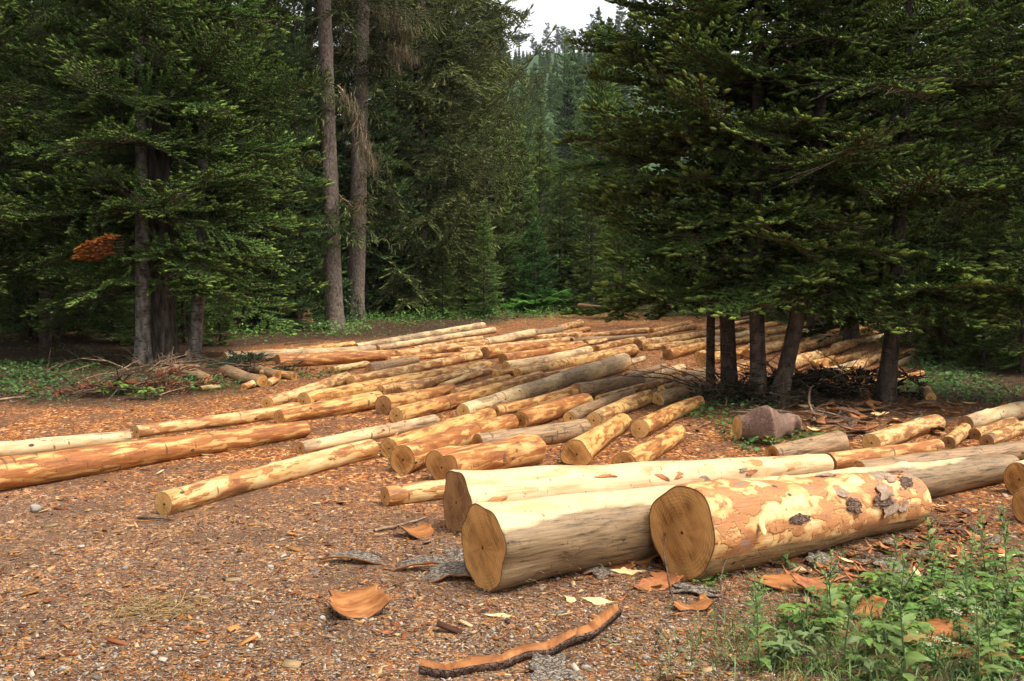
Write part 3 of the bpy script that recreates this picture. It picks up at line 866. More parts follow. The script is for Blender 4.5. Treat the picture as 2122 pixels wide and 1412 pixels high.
def make_spray(L, seed, sp=0.125, node=0.070, slen=0.082, bare=0.3, width=0.5, hang=0.0):
    """flat fir spray along +X. arrays: position, direction, length, newness (outermost shoots are new growth)"""
    r = np.random.default_rng(seed)
    P, D, S, C = [], [], [], []
    s = L * bare * r.uniform(0.5, 1.0)
    W = []      # twig segments
    side = 1
    while s < L * 0.97:
        for side in (1, -1):
            if r.random() < 0.10:
                continue
            b = min(width * L, 0.75 * (L - s) + 0.10) * r.uniform(0.6, 1.1)
            ang = math.radians(r.uniform(42, 62)) * side
            el = r.uniform(-0.25, 0.28) - hang * 0.9
            d = np.array([math.cos(ang), math.sin(ang), el])
            d /= np.linalg.norm(d)
            o = np.array([s + r.uniform(-0.03, 0.03), 0, 0])
            W.append((o, o + d * b))
            m = max(1, int(b / node))
            for j in range(m):
                t = (j + 0.6) / m
                q = o + d * b * t
                q[2] += 0.05 * b * t * t - hang * 0.4 * b * t * t
                for sd in (1, -1):
                    if r.random() < 0.12:
                        continue
                    a2 = ang + sd * math.radians(r.uniform(35, 55))
                    d2 = np.array([math.cos(a2), math.sin(a2), r.uniform(-0.05, 0.7) - hang])
                    d2 /= np.linalg.norm(d2)
                    P.append(q); D.append(d2); S.append(slen * r.uniform(0.65, 1.15) * (1.1 - 0.35 * t))
                    C.append(0.08 + 0.52 * t * t * r.random())
            P.append(o + d * b * 0.93 + np.array([0, 0, 0.05 * b - hang * 0.35 * b])); dd = d + np.array([0.15, 0, 0.30 - hang]); D.append(dd / np.linalg.norm(dd))
            S.append(slen * r.uniform(1.0, 1.3)); C.append(0.45 + 0.55 * r.random())
        s += sp * r.uniform(0.8, 1.2)
    s = L * bare
    while s < L:
        for _q in range(2):
            d2 = np.array([0.8, r.uniform(-0.7, 0.7), r.uniform(0.0, 0.9)])
            P.append(np.array([s, 0, 0.01])); D.append(d2 / np.linalg.norm(d2)); S.append(slen * r.uniform(0.7, 1.1)); C.append(0.3 * r.random() + 0.05)
        s += node * 0.8
    for a in (-0.55, 0.0, 0.55):
        P.append(np.array([L, 0, 0])); D.append(np.array([math.cos(a), math.sin(a), 0.25])); S.append(slen * 1.25); C.append(0.8 + 0.2 * r.random())
    W.append((np.zeros(3), np.array([L, 0, 0])))
    return np.array(P), np.array(D), np.array(S), np.array(C), W


OLD = np.array([0.034, 0.064, 0.015])
NEW = np.array([0.235, 0.310, 0.062])


def foliage_mesh(name, branches, sprays, tpls, mats, old=OLD, new=NEW, seed=0, tone=0.35, thin=None):
    """branches: (base xyz, azimuth, pitch, length, curve1, curve2)"""
    r = np.random.default_rng(seed)
    keys = np.array(sorted(sprays.keys()))
    VV, TT, CC = [], [], []
    TV, TQ = [], []
    off = 0
    for (bx, by, bz, az, pitch, L, k1, k2, tint) in branches:
        key = keys[np.argmin(np.abs(keys - L))]
        P, D, S, C, W = sprays[key][r.integers(len(sprays[key]))]
        f = L / key
        if thin is not None and r.random() < thin:
            continue
        P = P * np.array([f, f, f]); D = D.copy(); S = S * (0.5 + 0.5 * f)
        if r.random() < 0.5:
            P = P * np.array([1, -1, 1]); D = D * np.array([1, -1, 1])

        def bend(Q):
            x = Q[:, 0] / L
            Q = Q.copy()
            Q[:, 2] += L * (k1 * x + k2 * x * x)
            return Q
        slope = k1 + 2 * k2 * P[:, 0] / L
        D[:, 2] += slope * D[:, 0]
        P = bend(P)
        ca, sa, cp, spn = math.cos(az), math.sin(az), math.cos(pitch), math.sin(pitch)
        R = np.array([[ca * cp, -sa, -ca * spn], [sa * cp, ca, -sa * spn], [spn, 0, cp]])
        roll = r.normal(0, 0.26)
        RX = np.array([[1, 0, 0], [0, math.cos(roll), -math.sin(roll)], [0, math.sin(roll), math.cos(roll)]])
        R = R @ RX
        base = np.array([bx, by, bz])
        P = P @ R.T + base
        D = D @ R.T
        D /= np.linalg.norm(D, axis=1)[:, None]
        up = np.array([0, 0, 1.0]) + r.normal(0, 0.25, D.shape)
        Y = np.cross(up, D); Y /= np.linalg.norm(Y, axis=1)[:, None] + 1e-9
        Z = np.cross(D, Y)
        pick = r.integers(len(tpls), size=len(P))
        br = r.uniform(1 - tone, 1 + tone)
        for ti, (tv, tt, tc) in enumerate(tpls):
            m = pick == ti
            k = m.sum()
            if not k:
                continue
            v = (tv[None, :, 0, None] * D[m][:, None] + tv[None, :, 1, None] * Y[m][:, None] + tv[None, :, 2, None] * Z[m][:, None]) * S[m][:, None, None] + P[m][:, None]
            VV.append(v.reshape(-1, 3))
            n = len(tv)
            TT.append((tt[None] + (np.arange(k) * n)[:, None, None] + off).reshape(-1, 3))
            fac = np.clip(C[m][:, None] * (0.35 + 0.85 * tc[None]), 0, 1)[..., None]
            col = (old * (1 - fac) + new * fac) * br * r.uniform(0.75, 1.25, (k, 1, 1))
            if tint is not None:
                col = np.array(tint) * (0.5 + 0.9 * tc[None, :, None]) * r.uniform(0.6, 1.3, (k, 1, 1))
            CC.append(np.broadcast_to(col, (k, n, 3)).reshape(-1, 3))
            off += k * n
        # twigs
        for (a, b) in W:
            is_main = (b[0] == key and b[1] == 0)
            pts = np.linspace(0, 1, 5 if is_main else 2)[:, None] * (b - a)[None] * f + a[None] * f
            pts = bend(pts) @ R.T + base
            w0 = 0.006 + 0.005 * L if is_main else 0.005
            for i in range(len(pts) - 1):
                d = pts[i + 1] - pts[i]
                d = d / (np.linalg.norm(d) + 1e-9)
                y = np.cross(d, [0.1, 0.2, 1.0]); y /= np.linalg.norm(y) + 1e-9
                z = np.cross(d, y)
                wa = w0 * (1 - 0.75 * i / len(pts)); wb = w0 * (1 - 0.75 * (i + 1) / len(pts))
                o = len(TV)
                for (pp, ww) in ((pts[i], wa), (pts[i + 1], wb)):
                    for ang in (PI / 2, PI * 7 / 6, PI * 11 / 6):
                        TV.append(pp + (y * math.cos(ang) + z * math.sin(ang)) * ww)
                TQ += [(o, o + 1, o + 4, o + 3), (o + 1, o + 2, o + 5, o + 4), (o + 2, o, o + 3, o + 5)]
    V = np.concatenate(VV + [np.array(TV)])
    C = np.concatenate(CC + [np.tile([[0.03, 0.021, 0.014]], (len(TV), 1))])
    T = np.concatenate(TT)
    Q = np.array(TQ) + off
    mi = np.concatenate([np.zeros(len(T)), np.ones(len(Q))])
    return np_mesh(name, V, [T, Q], mats, mi, col=C)


def crown_branches(z0, H, Rmax, seed, whorl=0.42, per=5, droop=0.16, power=0.85, lowfill=1.0, skew=0.25, top_lean=(0, 0), gap=0.06):
    r = np.random.default_rng(seed)
    out = []
    z = z0
    while z < H - 0.15:
        t = (z - z0) / (H - z0)
        prof = (1 - t) ** power * min(1.0, 0.72 + 1.4 * t) + 0.03
        n = per if t < 0.85 else 4
        a0 = r.uniform(0, 6.28)
        for k in range(n):
            if r.random() < gap:
                continue
            az = a0 + k * 2 * PI / n + r.uniform(-0.35, 0.35)
            L = Rmax * prof * r.uniform(1 - skew * 1.4, 1 + skew)
            if L < 0.15:
                L = 0.15
            pitch = math.radians(-13 + 46 * t ** 1.1 + r.uniform(-8, 8))
            k1 = -droop * (1 - t) * r.uniform(0.1, 0.8)
            k2 = droop * r.uniform(-0.4, 2.0)
            out.append((top_lean[0] * t, top_lean[1] * t, z + r.uniform(-0.09, 0.09), az, pitch, L, k1, k2, None))
        z += whorl * r.uniform(0.75, 1.25) * (1.0 if t < 0.6 else 0.85)
    # leader
    out.append((top_lean[0], top_lean[1], H - 0.4, r.uniform(0, 6), math.radians(86), 0.55, 0, 0, None))
    return out


def trunk_mesh(name, pts, mat, nang=14, seed=0, rough=0.05, buttress=0.0):
    """pts: list of (x,y,z,r)"""
    r = np.random.default_rng(seed)
    pts = np.array(pts, float)
    z = np.arange(len(pts))
    n = max(len(pts), int((pts[-1, 2] - pts[0, 2]) / 0.25))
    zi = np.linspace(0, len(pts) - 1, n)
    P = np.stack([np.interp(zi, z, pts[:, c]) for c in range(4)], 1)
    th = np.linspace(0, 2 * PI, nang, endpoint=False)
    V = []
    for i, (x, y, zz, rad) in enumerate(P):
        k = 1 + rough * (np.sin(th * 3 + zz * 1.3 + seed) * 0.6 + np.sin(th * 5 - zz * 2.1 + seed * 2) * 0.4) + r.normal(0, rough * 0.35, nang)
        hz = zz - P[0, 2]
        k = k + buttress * math.exp(-hz / 0.28) * (1.0 + 0.6 * np.sin(th * 4 + seed))
        V.append(np.stack([x + rad * k * np.cos(th), y + rad * k * np.sin(th), np.full(nang, zz)], 1))
    V = np.concatenate(V)
    idx = np.arange(n * nang).reshape(n, nang)
    nxt = np.roll(idx, -1, 1)
    q = np.stack([idx[:-1].ravel(), nxt[:-1].ravel(), nxt[1:].ravel(), idx[1:].ravel()], 1)
    return np_mesh(name, V, [q], [mat], smooth=True)


SPR_NEAR = {L: [make_spray(L, int(L * 100) + i) for i in range(3)] for L in (0.35, 0.6, 0.9, 1.3, 1.7, 2.2, 2.8)}
SPR_MID = {L: [make_spray(L, int(L * 100) + 50 + i, sp=0.17, node=0.125, slen=0.155) for i in range(2)] for L in (0.4, 0.8, 1.3, 1.9, 2.6, 3.4)}
SPR_HANG = {L: [make_spray(L, int(L * 100) + 70 + i, sp=0.15, node=0.11, slen=0.16, hang=0.55) for i in range(2)] for L in (0.5, 0.9, 1.5, 2.2, 3.0)}
SPR_FAR = {L: [make_spray(L, int(L * 100) + 90 + i, sp=0.42, node=0.34, slen=0.42, bare=0.15) for i in range(2)] for L in (0.6, 1.2, 2.0, 3.0)}
NM = [M_NEEDLE, M_TWIG]


def crown_near(seed, z0, H, Rmax, split=7.5, **kw):
    br = crown_branches(z0, H, Rmax, seed, **kw)
    return br, split


def dense_crown(name, seed, z0, H, Rmax, top=6.8, extra=(), **kw):
    """fine shoots where the crown can be seen, coarser ones higher up, in one crown mesh"""
    br = crown_branches(z0, H, Rmax, seed, **kw) + list(extra)
    lo = [b for b in br if b[2] < top]
    hi = [b for b in br if b[2] >= top]
    m1 = foliage_mesh(name, lo, SPR_NEAR, TPL_NEAR, NM, seed=seed)
    if not hi:
        return m1
    m2 = foliage_mesh(name + '_upper', hi, SPR_MID, TPL_MID, NM, seed=seed + 1)
    # join arrays
    def arr(m):
        v = np.empty(len(m.vertices) * 3, np.float32); m.vertices.foreach_get('co', v)
        l = np.empty(len(m.loops), np.int32); m.loops.foreach_get('vertex_index', l)
        t = np.empty(len(m.polygons), np.int32); m.polygons.foreach_get('loop_total', t)
        mi = np.empty(len(m.polygons), np.int32); m.polygons.foreach_get('material_index', mi)
        c = np.empty(len(m.vertices) * 4, np.float32); m.attributes['Col'].data.foreach_get('color', c)
        nt = int((t == 3).sum())
        return v.reshape(-1, 3), l[:nt * 3].reshape(-1, 3), l[nt * 3:].reshape(-1, 4), mi, c.reshape(-1, 4)[:, :3]
    a, b = arr(m1), arr(m2)
    k = len(a[0])
    V = np.concatenate([a[0], b[0]]); C = np.concatenate([a[4], b[4]])
    T = np.concatenate([a[1], b[1] + k]); Q = np.concatenate([a[2], b[2] + k])
    mi = np.concatenate([np.zeros(len(T)), np.ones(len(Q))])
    bpy.data.meshes.remove(m1); bpy.data.meshes.remove(m2)
    return np_mesh(name, V, [T, Q], NM, mi, col=C)


def tree(name, loc, label, cat, trunk_me, crown_me, rz=0.0, scale=1.0, group=None, crown_rz=None):
    t = empty(name, loc, rz)
    t.scale = (scale, scale, scale)
    tag(t, label, cat, group)
    if trunk_me is not None:
        o = put('trunk', trunk_me, parent=t)
    if crown_me is not None:
        c = put('crown', crown_me, parent=t)
        if crown_rz is not None:
            c.rotation_euler = (0, 0, crown_rz)
    return t


def base_at(u, v, t=None):
    p = ground_pt(u, v)
    p.z = gz1(p.x, p.y) - 0.03
    return p


# --- right-hand group of near firs (about 14 m away)
CR_A = dense_crown('crown', 3, 1.85, 11.5, 2.5, per=6, whorl=0.56)
CR_B = dense_crown('crown', 8, 1.75, 12.5, 2.7, per=6, whorl=0.56)
low = [(0, 0, 1.5 + 0.12 * (k % 4), a, -0.05, L, -0.12, -0.1, None) for k, (a, L) in enumerate([(4.5, 1.4), (5.0, 1.7), (5.5, 1.6), (6.1, 1.9), (0.5, 1.5), (5.8, 1.3)])]
CR_C = dense_crown('crown', 15, 1.4, 10.5, 2.1, per=6, whorl=0.52, extra=low)


def px_r(wpx, t):
    return wpx * t / FPX / 2


def lean_trunk(b, u_top, v_top, w0, w1, mat, H, seed, buttress=0.25):
    """trunk from ground point b leaning so that it passes (u_top, v_top) at the same depth"""
    dep = b.y
    q = at_depth(u_top, v_top, dep / FWD.y if False else (b - Vector((0, 0, CAM_H))).dot(FWD))
    dx = (q.x - b.x) / max(0.3, (q.z - b.z))
    r0, r1 = px_r(w0, dep), px_r(w1, dep)
    pts = []
    for k in range(8):
        z = H * k / 7
        f = min(1, z / (q.z - b.z))
        x = dx * (q.z - b.z) * f + dx * max(0, z - (q.z - b.z)) * 0.25
        rad = r0 + (r1 - r0) * f
        if f >= 1:
            rad = max(0.015, r1 * (1 - (z - (q.z - b.z)) / (H - (q.z - b.z))))
        pts.append((x, 0, z - 0.05, rad))
    zs = q.z - b.z
    pts.append((dx * zs, 0, zs, r1))
    pts.sort(key=lambda a: a[2])
    return trunk_mesh('trunk', pts, mat, 18, seed, 0.04, buttress)


RG = 'firs growing together on the right of the clearing'
specs = [
    (1472, 812, 1470, 560, 19, 16, M_BARK_SHADE, CR_A, 0.4, 'slim dark fir trunk, leftmost of the four growing together on the right'),
    (1512, 822, 1500, 560, 34, 29, M_BARK_SHADE, CR_B, 2.1, 'dark fir with a thick flared trunk, second of the four together'),
    (1572, 835, 1562, 560, 33, 30, M_BARK_SHADE, CR_A, 3.6, 'straight fir trunk, third of the four standing together on the right'),
    (1608, 838, 1668, 560, 34, 30, M_BARK_SHADE, CR_B, 5.2, 'fir whose trunk leans to the right, rightmost of the four together'),
]
for i, (u, v, ut, vt, w0, w1, mt, cr, rz, lab) in enumerate(specs):
    b = base_at(u, v)
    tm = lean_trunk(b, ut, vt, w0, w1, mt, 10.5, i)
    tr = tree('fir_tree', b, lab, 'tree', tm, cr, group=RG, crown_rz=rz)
    ch = tr.children[1] if tr.children[1].name.startswith('crown') else tr.children[0]
    q = at_depth(ut, vt, (b - Vector((0, 0, CAM_H))).dot(FWD))
    ch.location = ((q.x - b.x) * 0.8, 0, 0)
b = base_at(1832, 832)
tree('fir_tree', b, 'lone fir on the right with a mottled dark trunk and low hanging crown', 'tree',
     lean_trunk(b, 1850, 620, 38, 30, M_BARK_SHADE, 9.5, 9), CR_C, group=RG, crown_rz=0.0)
# denser neighbours just behind, filling the right of the picture
for i, (u, v, cr, sc, rz, lab) in enumerate([
    (2068, 742, CR_B, 1.05, 0.7, 'tall shaded fir with a dim trunk near the right edge'),
    (1960, 722, CR_A, 1.1, 4.2, 'shaded fir standing behind the lone dark trunk'),
    (1760, 712, CR_C, 1.2, 1.9, 'dark fir standing right behind the rows glimpsed through the trunks'),
    (2190, 760, CR_B, 1.0, 2.7, 'dark fir at the right edge of the picture with spreading boughs'),
    (1690, 690, CR_B, 1.15, 3.3, 'tall fir rising above the leaning trunk in the background'),
    (2240, 850, CR_C, 1.0, 5.0, 'near fir leaning its boughs in from beyond the right edge'),
]):
    b = base_at(u, v)
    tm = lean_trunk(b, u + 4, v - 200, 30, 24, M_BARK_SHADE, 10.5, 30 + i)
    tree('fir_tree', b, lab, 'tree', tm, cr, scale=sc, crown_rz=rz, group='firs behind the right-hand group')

# --- left cluster (about 20 m away)
CL_A = dense_crown('crown', 21, 2.35, 15.0, 3.3, top=8.5, per=7, whorl=0.62)
CL_B = dense_crown('crown', 27, 1.8, 13.0, 2.9, top=8.5, per=7, whorl=0.6)
LG = 'firs growing together on the left of the clearing'
b = base_at(296, 756)
t1 = tree('fir_tree', b, 'slim fir with a pale grey speckled trunk, leftmost of the three on the left', 'tree',
          lean_trunk(b, 304, 300, 32, 22, M_BARK_FIR, 11, 51), CL_B, group=LG, crown_rz=0.3)
dead = [(0.12, -1.1, 2.12 + 0.05 * k, math.radians(180 + 9 * k), -0.10, 0.55 + 0.12 * (k % 3), 0.05, -0.18, (0.42, 0.12, 0.03)) for k in range(7)]
put('dead_branch', foliage_mesh('dead_branch', dead, SPR_NEAR, TPL_NEAR, NM, seed=5), parent=t1)
b = base_at(343, 748)
tree('fir_tree', b, 'big old fir with a broad dark furrowed trunk, middle of the three on the left', 'tree',
     lean_trunk(b, 338, 300, 50, 42, M_BARK_DARK, 14, 52, 0.25), CL_A, group=LG, crown_rz=1.2)
b = base_at(400, 748)
t3 = tree('fir_tree', b, 'fir with a slightly leaning grey-brown trunk, rightmost of the three on the left', 'tree',
          lean_trunk(b, 424, 520, 29, 26, M_BARK_FIR, 11, 53), CL_B, group=LG, crown_rz=3.4)
for i, (u, v, cr, sc, rz, lab) in enumerate([
    (95, 722, CL_A, 0.95, 4.0, 'tall dense fir left of the three trunks, crown reaching the upper left corner'),
    (-60, 735, CL_B, 1.05, 0.9, 'dark fir at the left edge of the picture'),
    (205, 690, CL_B, 1.2, 5.1, 'dark fir directly behind the pale speckled trunk'),
    (500, 690, CL_B, 1.1, 2.2, 'bushy fir between the three left trunks and the tall pair'),
    (-170, 770, CL_A, 0.9, 2.9, 'near fir reaching in from beyond the left edge'),
]):
    b = base_at(u, v)
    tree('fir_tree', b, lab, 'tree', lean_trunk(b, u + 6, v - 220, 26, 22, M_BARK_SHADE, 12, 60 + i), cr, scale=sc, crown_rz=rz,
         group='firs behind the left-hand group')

# --- tall twin spruces with hanging lichen (about 30 m away)
LICH = np.array([0.15, 0.122, 0.07])
SP_OLD, SP_NEW = np.array([0.040, 0.056, 0.018]), np.array([0.14, 0.15, 0.048])


def spruce_branches(z0, H, R, seed, whorl=0.6, per=4, gap=0.25):
    return crown_branches(z0, H, R, seed, whorl=whorl, per=per, droop=0.5, power=0.55, gap=gap, skew=0.4)


TW_A = foliage_mesh('crown', spruce_branches(9.5, 24, 3.0, 5, per=5), SPR_HANG, TPL_MID, NM, SP_OLD, SP_NEW, seed=5)
TW_B = foliage_mesh('crown', spruce_branches(8.6, 23, 3.0, 6, per=5), SPR_HANG, TPL_MID, NM, SP_OLD, SP_NEW, seed=6)


def lichen(seed, spots, n, ln):
    """hanging beards: many narrow drooping strips along given branch lines"""
    r = random.Random(seed)
    V, Q = [], []
    for (a, b) in spots:
        for _ in range(n):
            f = r.random()
            p = Vector(a).lerp(Vector(b), f) + Vector((r.gauss(0, 0.13), r.gauss(0, 0.13), r.gauss(0, 0.10)))
            L = r.uniform(*ln)
            az = r.uniform(0, 6.28)
            w = Vector((math.cos(az), math.sin(az), 0)) * r.uniform(0.004, 0.013)
            q1 = p + Vector((r.uniform(-.06, .06), r.uniform(-.06, .06), -L * 0.5))
            q2 = q1 + Vector((r.uniform(-.06, .06), r.uniform(-.06, .06), -L * 0.5))
            o = len(V)
            V += [p - w, p + w, q1 - w * 0.9, q1 + w * 0.9, q2 - w * 0.2, q2 + w * 0.2]
            Q += [(o, o + 1, o + 3, o + 2), (o + 2, o + 3, o + 5, o + 4)]
    V = np.array([list(v) for v in V])
    rr_ = np.random.default_rng(seed)
    C = LICH[None] * np.repeat(rr_.uniform(0.45, 1.3, (len(V) // 6, 1)), 6, 0)
    return np_mesh('hanging_lichen', V, [np.array(Q)], [M_NEEDLE], col=C)


def tube(pts, radii, nang=5):
    V, Q = [], []
    for i, (p, rad) in enumerate(zip(pts, radii)):
        p = Vector(p)
        d = (Vector(pts[min(i + 1, len(pts) - 1)]) - Vector(pts[max(i - 1, 0)])).normalized()
        y = d.cross(Vector((0.13, 0.27, 1))).normalized()
        z = d.cross(y)
        for k in range(nang):
            a = 2 * PI * k / nang
            V.append(list(p + y * (rad * math.cos(a)) + z * (rad * math.sin(a))))
    for i in range(len(pts) - 1):
        for k in range(nang):
            a, b_ = i * nang + k, i * nang + (k + 1) % nang
            Q.append((a, b_, b_ + nang, a + nang))
    return V, Q


def tubes_mesh(name, tubes, mat):
    V, Q = [], []
    for (pts, radii) in tubes:
        v, q = tube(pts, radii)
        o = len(V)
        V += v
        Q += [tuple(i + o for i in f) for f in q]
    return np_mesh(name, np.array(V), [np.array(Q)], [mat], smooth=True)


def bough(seed, a, b, sag=0.2, r0=0.03, twigs=14, tl=(0.2, 0.6), down=0.6):
    r = random.Random(seed)
    a, b = Vector(a), Vector(b)
    pts = [a.lerp(b, f / 6) + Vector((r.uniform(-.05, .05), r.uniform(-.05, .05), -sag * (f / 6) * (1 - f / 6) * 4 * 0)) for f in range(7)]
    out = [(pts, [r0 * (1 - 0.8 * i / 6) for i in range(7)])]
    for _ in range(twigs):
        f = r.uniform(0.15, 1)
        p = a.lerp(b, f)
        d = Vector((r.uniform(-1, 1), r.uniform(-1, 1), r.uniform(-1, 0.4) * 1.0 - down)).normalized() * r.uniform(*tl)
        out.append(([p, p + d * 0.5 + Vector((0, 0, 0.03)), p + d], [r0 * 0.3, r0 * 0.2, r0 * 0.08]))
    return out


def local_px(b, u, v, dd=0.0):
    """a point at the depth of tree base b (plus dd) seen at pixel u, v, in the tree's local frame"""
    t = (b - Vector((0, 0, CAM_H))).dot(FWD) + dd
    return at_depth(u, v, t) - b


b = base_at(694, 686)
tw1 = tree('spruce_tree', b, 'tall spruce with a straight bare trunk, left of the tall pair', 'tree',
           lean_trunk(b, 680, 0, 38, 27, M_BARK_SPRUCE, 24, 71, 0.3), TW_A, group='pair of tall spruces behind the log yard')
P = lambda u, v, dd=0: local_px(b, u, v, dd)
dead1 = [bough(1, P(702, 178, -0.1), P(738, 235, -0.7), r0=0.04, twigs=10) + bough(2, P(738, 235, -0.7), P(755, 300, -0.8), r0=0.03, twigs=22, tl=(0.3, 0.7)) \
    + bough(3, P(755, 300, -0.8), P(775, 345, -0.9), r0=0.02, twigs=26, tl=(0.2, 0.6))]; dead1.append(bough(4, P(700, 400, -0.2), P(738, 438, -0.6), r0=0.03, twigs=6)); dead1.append(bough(5, P(738, 438, -0.6), P(760, 395, -0.6), r0=0.02, twigs=10)); dead1.append(bough(6, P(665, 112), P(650, 108), r0=0.02, twigs=3) \
    )
dead1.append(bough(7, P(664, 230), P(640, 236), r0=0.02, twigs=5) )
dead1.append(bough(8, P(660, 165), P(628, 150), r0=0.025, twigs=8))
for bo in dead1:
    put('dead_branch', tubes_mesh('dead_branch', bo, M_STICK), parent=tw1)
put('hanging_lichen', lichen(4, [(P(715, 190, -0.3), P(738, 235, -0.7)), (P(738, 235, -0.7), P(755, 300, -0.8)), (P(755, 300, -0.8), P(778, 350, -0.9)),
                                 (P(640, 80), P(610, 90)), (P(690, 205, -0.4), P(720, 215, -0.4))], 260, (0.08, 0.42)), parent=tw1)
live = [(0, 0, z, az, -0.2, L, -0.1, -0.25, None) for (z, az, L) in [(7.3, 4.5, 0.9), (6.9, 5.5, 0.8), (7.6, 3.6, 0.9), (6.6, 4.0, 0.7), (3.6, 4.6, 0.9), (3.2, 5.8, 1.0), (3.9, 5.9, 0.8), (8.3, 2.9, 1.0), (8.0, 3.5, 1.1)]]
put('lower_branches', foliage_mesh('lower_branches', live, SPR_HANG, TPL_MID, NM, SP_OLD, SP_NEW, seed=2), parent=tw1)
b = base_at(737, 671)
tw2 = tree('spruce_tree', b, 'tall spruce leaning slightly right with ivy at its foot, right of the tall pair', 'tree',
           lean_trunk(b, 757, 40, 36, 30, M_BARK_SPRUCE, 23, 72, 0.25), TW_B, group='pair of tall spruces behind the log yard')
P = lambda u, v, dd=0: local_px(b, u, v, dd)
lichspots = []
tb = []
rr = random.Random(12)
for (u0, v0, u1, v1, dd) in [(760, 60, 860, 58, -0.8), (760, 20, 830, 40, -1.2), (755, 40, 700, 35, -0.8), (760, 75, 865, 120, -1.5), (760, 80, 840, 85, -0.3),
                             (750, 70, 712, 80, -0.6), (762, 110, 820, 130, -0.5), (760, 10, 880, 20, 0.4), (755, 8, 690, 8, -0.4)]:
    a_, b_ = P(u0, v0), P(u1, v1, dd)
    tb.append(bough(u1, a_, b_, r0=0.035, twigs=10, tl=(0.2, 0.5)))
    lichspots.append((a_.lerp(b_, 0.2), b_))
for bo in tb:
    put('dead_branch', tubes_mesh('dead_branch', bo, M_STICK), parent=tw2)
put('hanging_lichen', lichen(9, lichspots, 420, (0.08, 0.5)), parent=tw2)
live = [(0.1, 0, z, az, -0.25, L, -0.1, -0.3, None) for (z, az, L) in [(8.9, 4.2, 1.1), (8.2, 3.4, 1.0), (8.4, 5.5, 1.2), (7.4, 5.9, 1.2), (5.2, 5.8, 1.0), (4.4, 5.2, 1.0), (4.1, 4.0, 0.7), (3.4, 5.4, 1.0), (9.3, 5.9, 1.6), (9.6, 4.8, 1.4)]]
put('lower_branches', foliage_mesh('lower_branches', live, SPR_HANG, TPL_MID, NM, SP_OLD, SP_NEW, seed=3), parent=tw2)

# --- middle distance trees, built once and copied
MID_FIR = [foliage_mesh('crown', crown_branches(0.4, 9.0, 1.75, 90 + i, whorl=0.34, per=6, droop=0.15, power=0.9), SPR_MID, TPL_MID, NM, np.array([0.045, 0.086, 0.022]), np.array([0.27, 0.36, 0.08]), seed=90 + i) for i in range(3)]
MID_TALL = [foliage_mesh('crown', crown_branches(0.8, 19.0, 2.9, 95 + i, whorl=0.5, per=6, droop=0.25, power=0.7), SPR_MID, TPL_MID, NM, np.array([0.045, 0.085, 0.028]), np.array([0.18, 0.255, 0.075]), seed=95 + i) for i in range(3)]
MID_SPRUCE = [foliage_mesh('crown', crown_branches(1.2, 21.0, 3.4, 99 + i, whorl=0.45, per=7, droop=0.55, power=0.6, skew=0.4, gap=0.1), SPR_HANG, TPL_MID, NM, np.array([0.060, 0.078, 0.024]), np.array([0.20, 0.205, 0.066]), seed=99 + i) for i in range(2)]
SMALL_FIR = foliage_mesh('crown', crown_branches(0.5, 2.6, 0.8, 120, whorl=0.26, per=5), SPR_NEAR, TPL_NEAR, NM, seed=120)
BRIGHT_FIR = foliage_mesh('crown', crown_branches(0.3, 4.2, 1.35, 122, whorl=0.3, per=6), SPR_MID, TPL_MID, NM, np.array([0.03, 0.075, 0.02]), np.array([0.10, 0.20, 0.04]), seed=122)
T9 = trunk_mesh('trunk', [(0, 0, -0.3, 0.11), (0, 0, 4, 0.08), (0, 0, 8.6, 0.015)], M_BARK_SHADE, 8, 1)
T19 = trunk_mesh('trunk', [(0, 0, -0.4, 0.24), (0, 0, 8, 0.17), (0, 0, 18.5, 0.02)], M_BARK_SHADE, 9, 2)
T26 = trunk_mesh('trunk', [(0, 0, -0.1, 0.035), (0, 0, 2.4, 0.008)], M_BARK_SHADE, 6, 3)
T42 = trunk_mesh('trunk', [(0, 0, -0.1, 0.05), (0, 0, 4.0, 0.01)], M_BARK_SHADE, 6, 4)

PROTO = {}


def gap_limit(u, t, z):
    # trees in line with the sky gap stay below the ridge
    if 1035 < u < 1235:
        v = 150 if u > 1095 else 170
        if t > 200:
            v = 112
        return max(2.0, at_depth(u, v, t).z - z)
    return 99.0



def plant(kind, u, t, label, group, height=None, rz=None, name='fir_tree', dz=0.0):
    """put a copy of a tree kind on the terrain at image column u and distance t"""
    x = (u - IMG_W / 2) / FPX * t
    y = t
    z = gz1(x, y) + dz
    if kind not in PROTO:
        cr, tk, h = {'mid0': (MID_FIR[0], T9, 9), 'mid1': (MID_FIR[1], T9, 9), 'mid2': (MID_FIR[2], T9, 9),
                     'tall0': (MID_TALL[0], T19, 19), 'tall1': (MID_TALL[1], T19, 19), 'tall2': (MID_TALL[2], T19, 19),
                     'spruce0': (MID_SPRUCE[0], T19, 21), 'spruce1': (MID_SPRUCE[1], T19, 21),
                     'small': (SMALL_FIR, T26, 2.6), 'bright': (BRIGHT_FIR, T42, 4.2)}[kind]
        e = tree(name, (0, 0, 0), label, 'tree', tk, cr)
        PROTO[kind] = (e, h, [False])
    e, h, used = PROTO[kind]
    o = e if not used[0] else copy_tree(e)
    used[0] = True
    height = min(height or h, gap_limit(u, t, z))
    s = height / h
    o.location = (x, y, z)
    o.scale = (s, s, s)
    o.rotation_euler = (0, 0, random.uniform(0, 6.28) if rz is None else rz)
    o.name = name
    tag(o, label, 'tree', group)
    return o


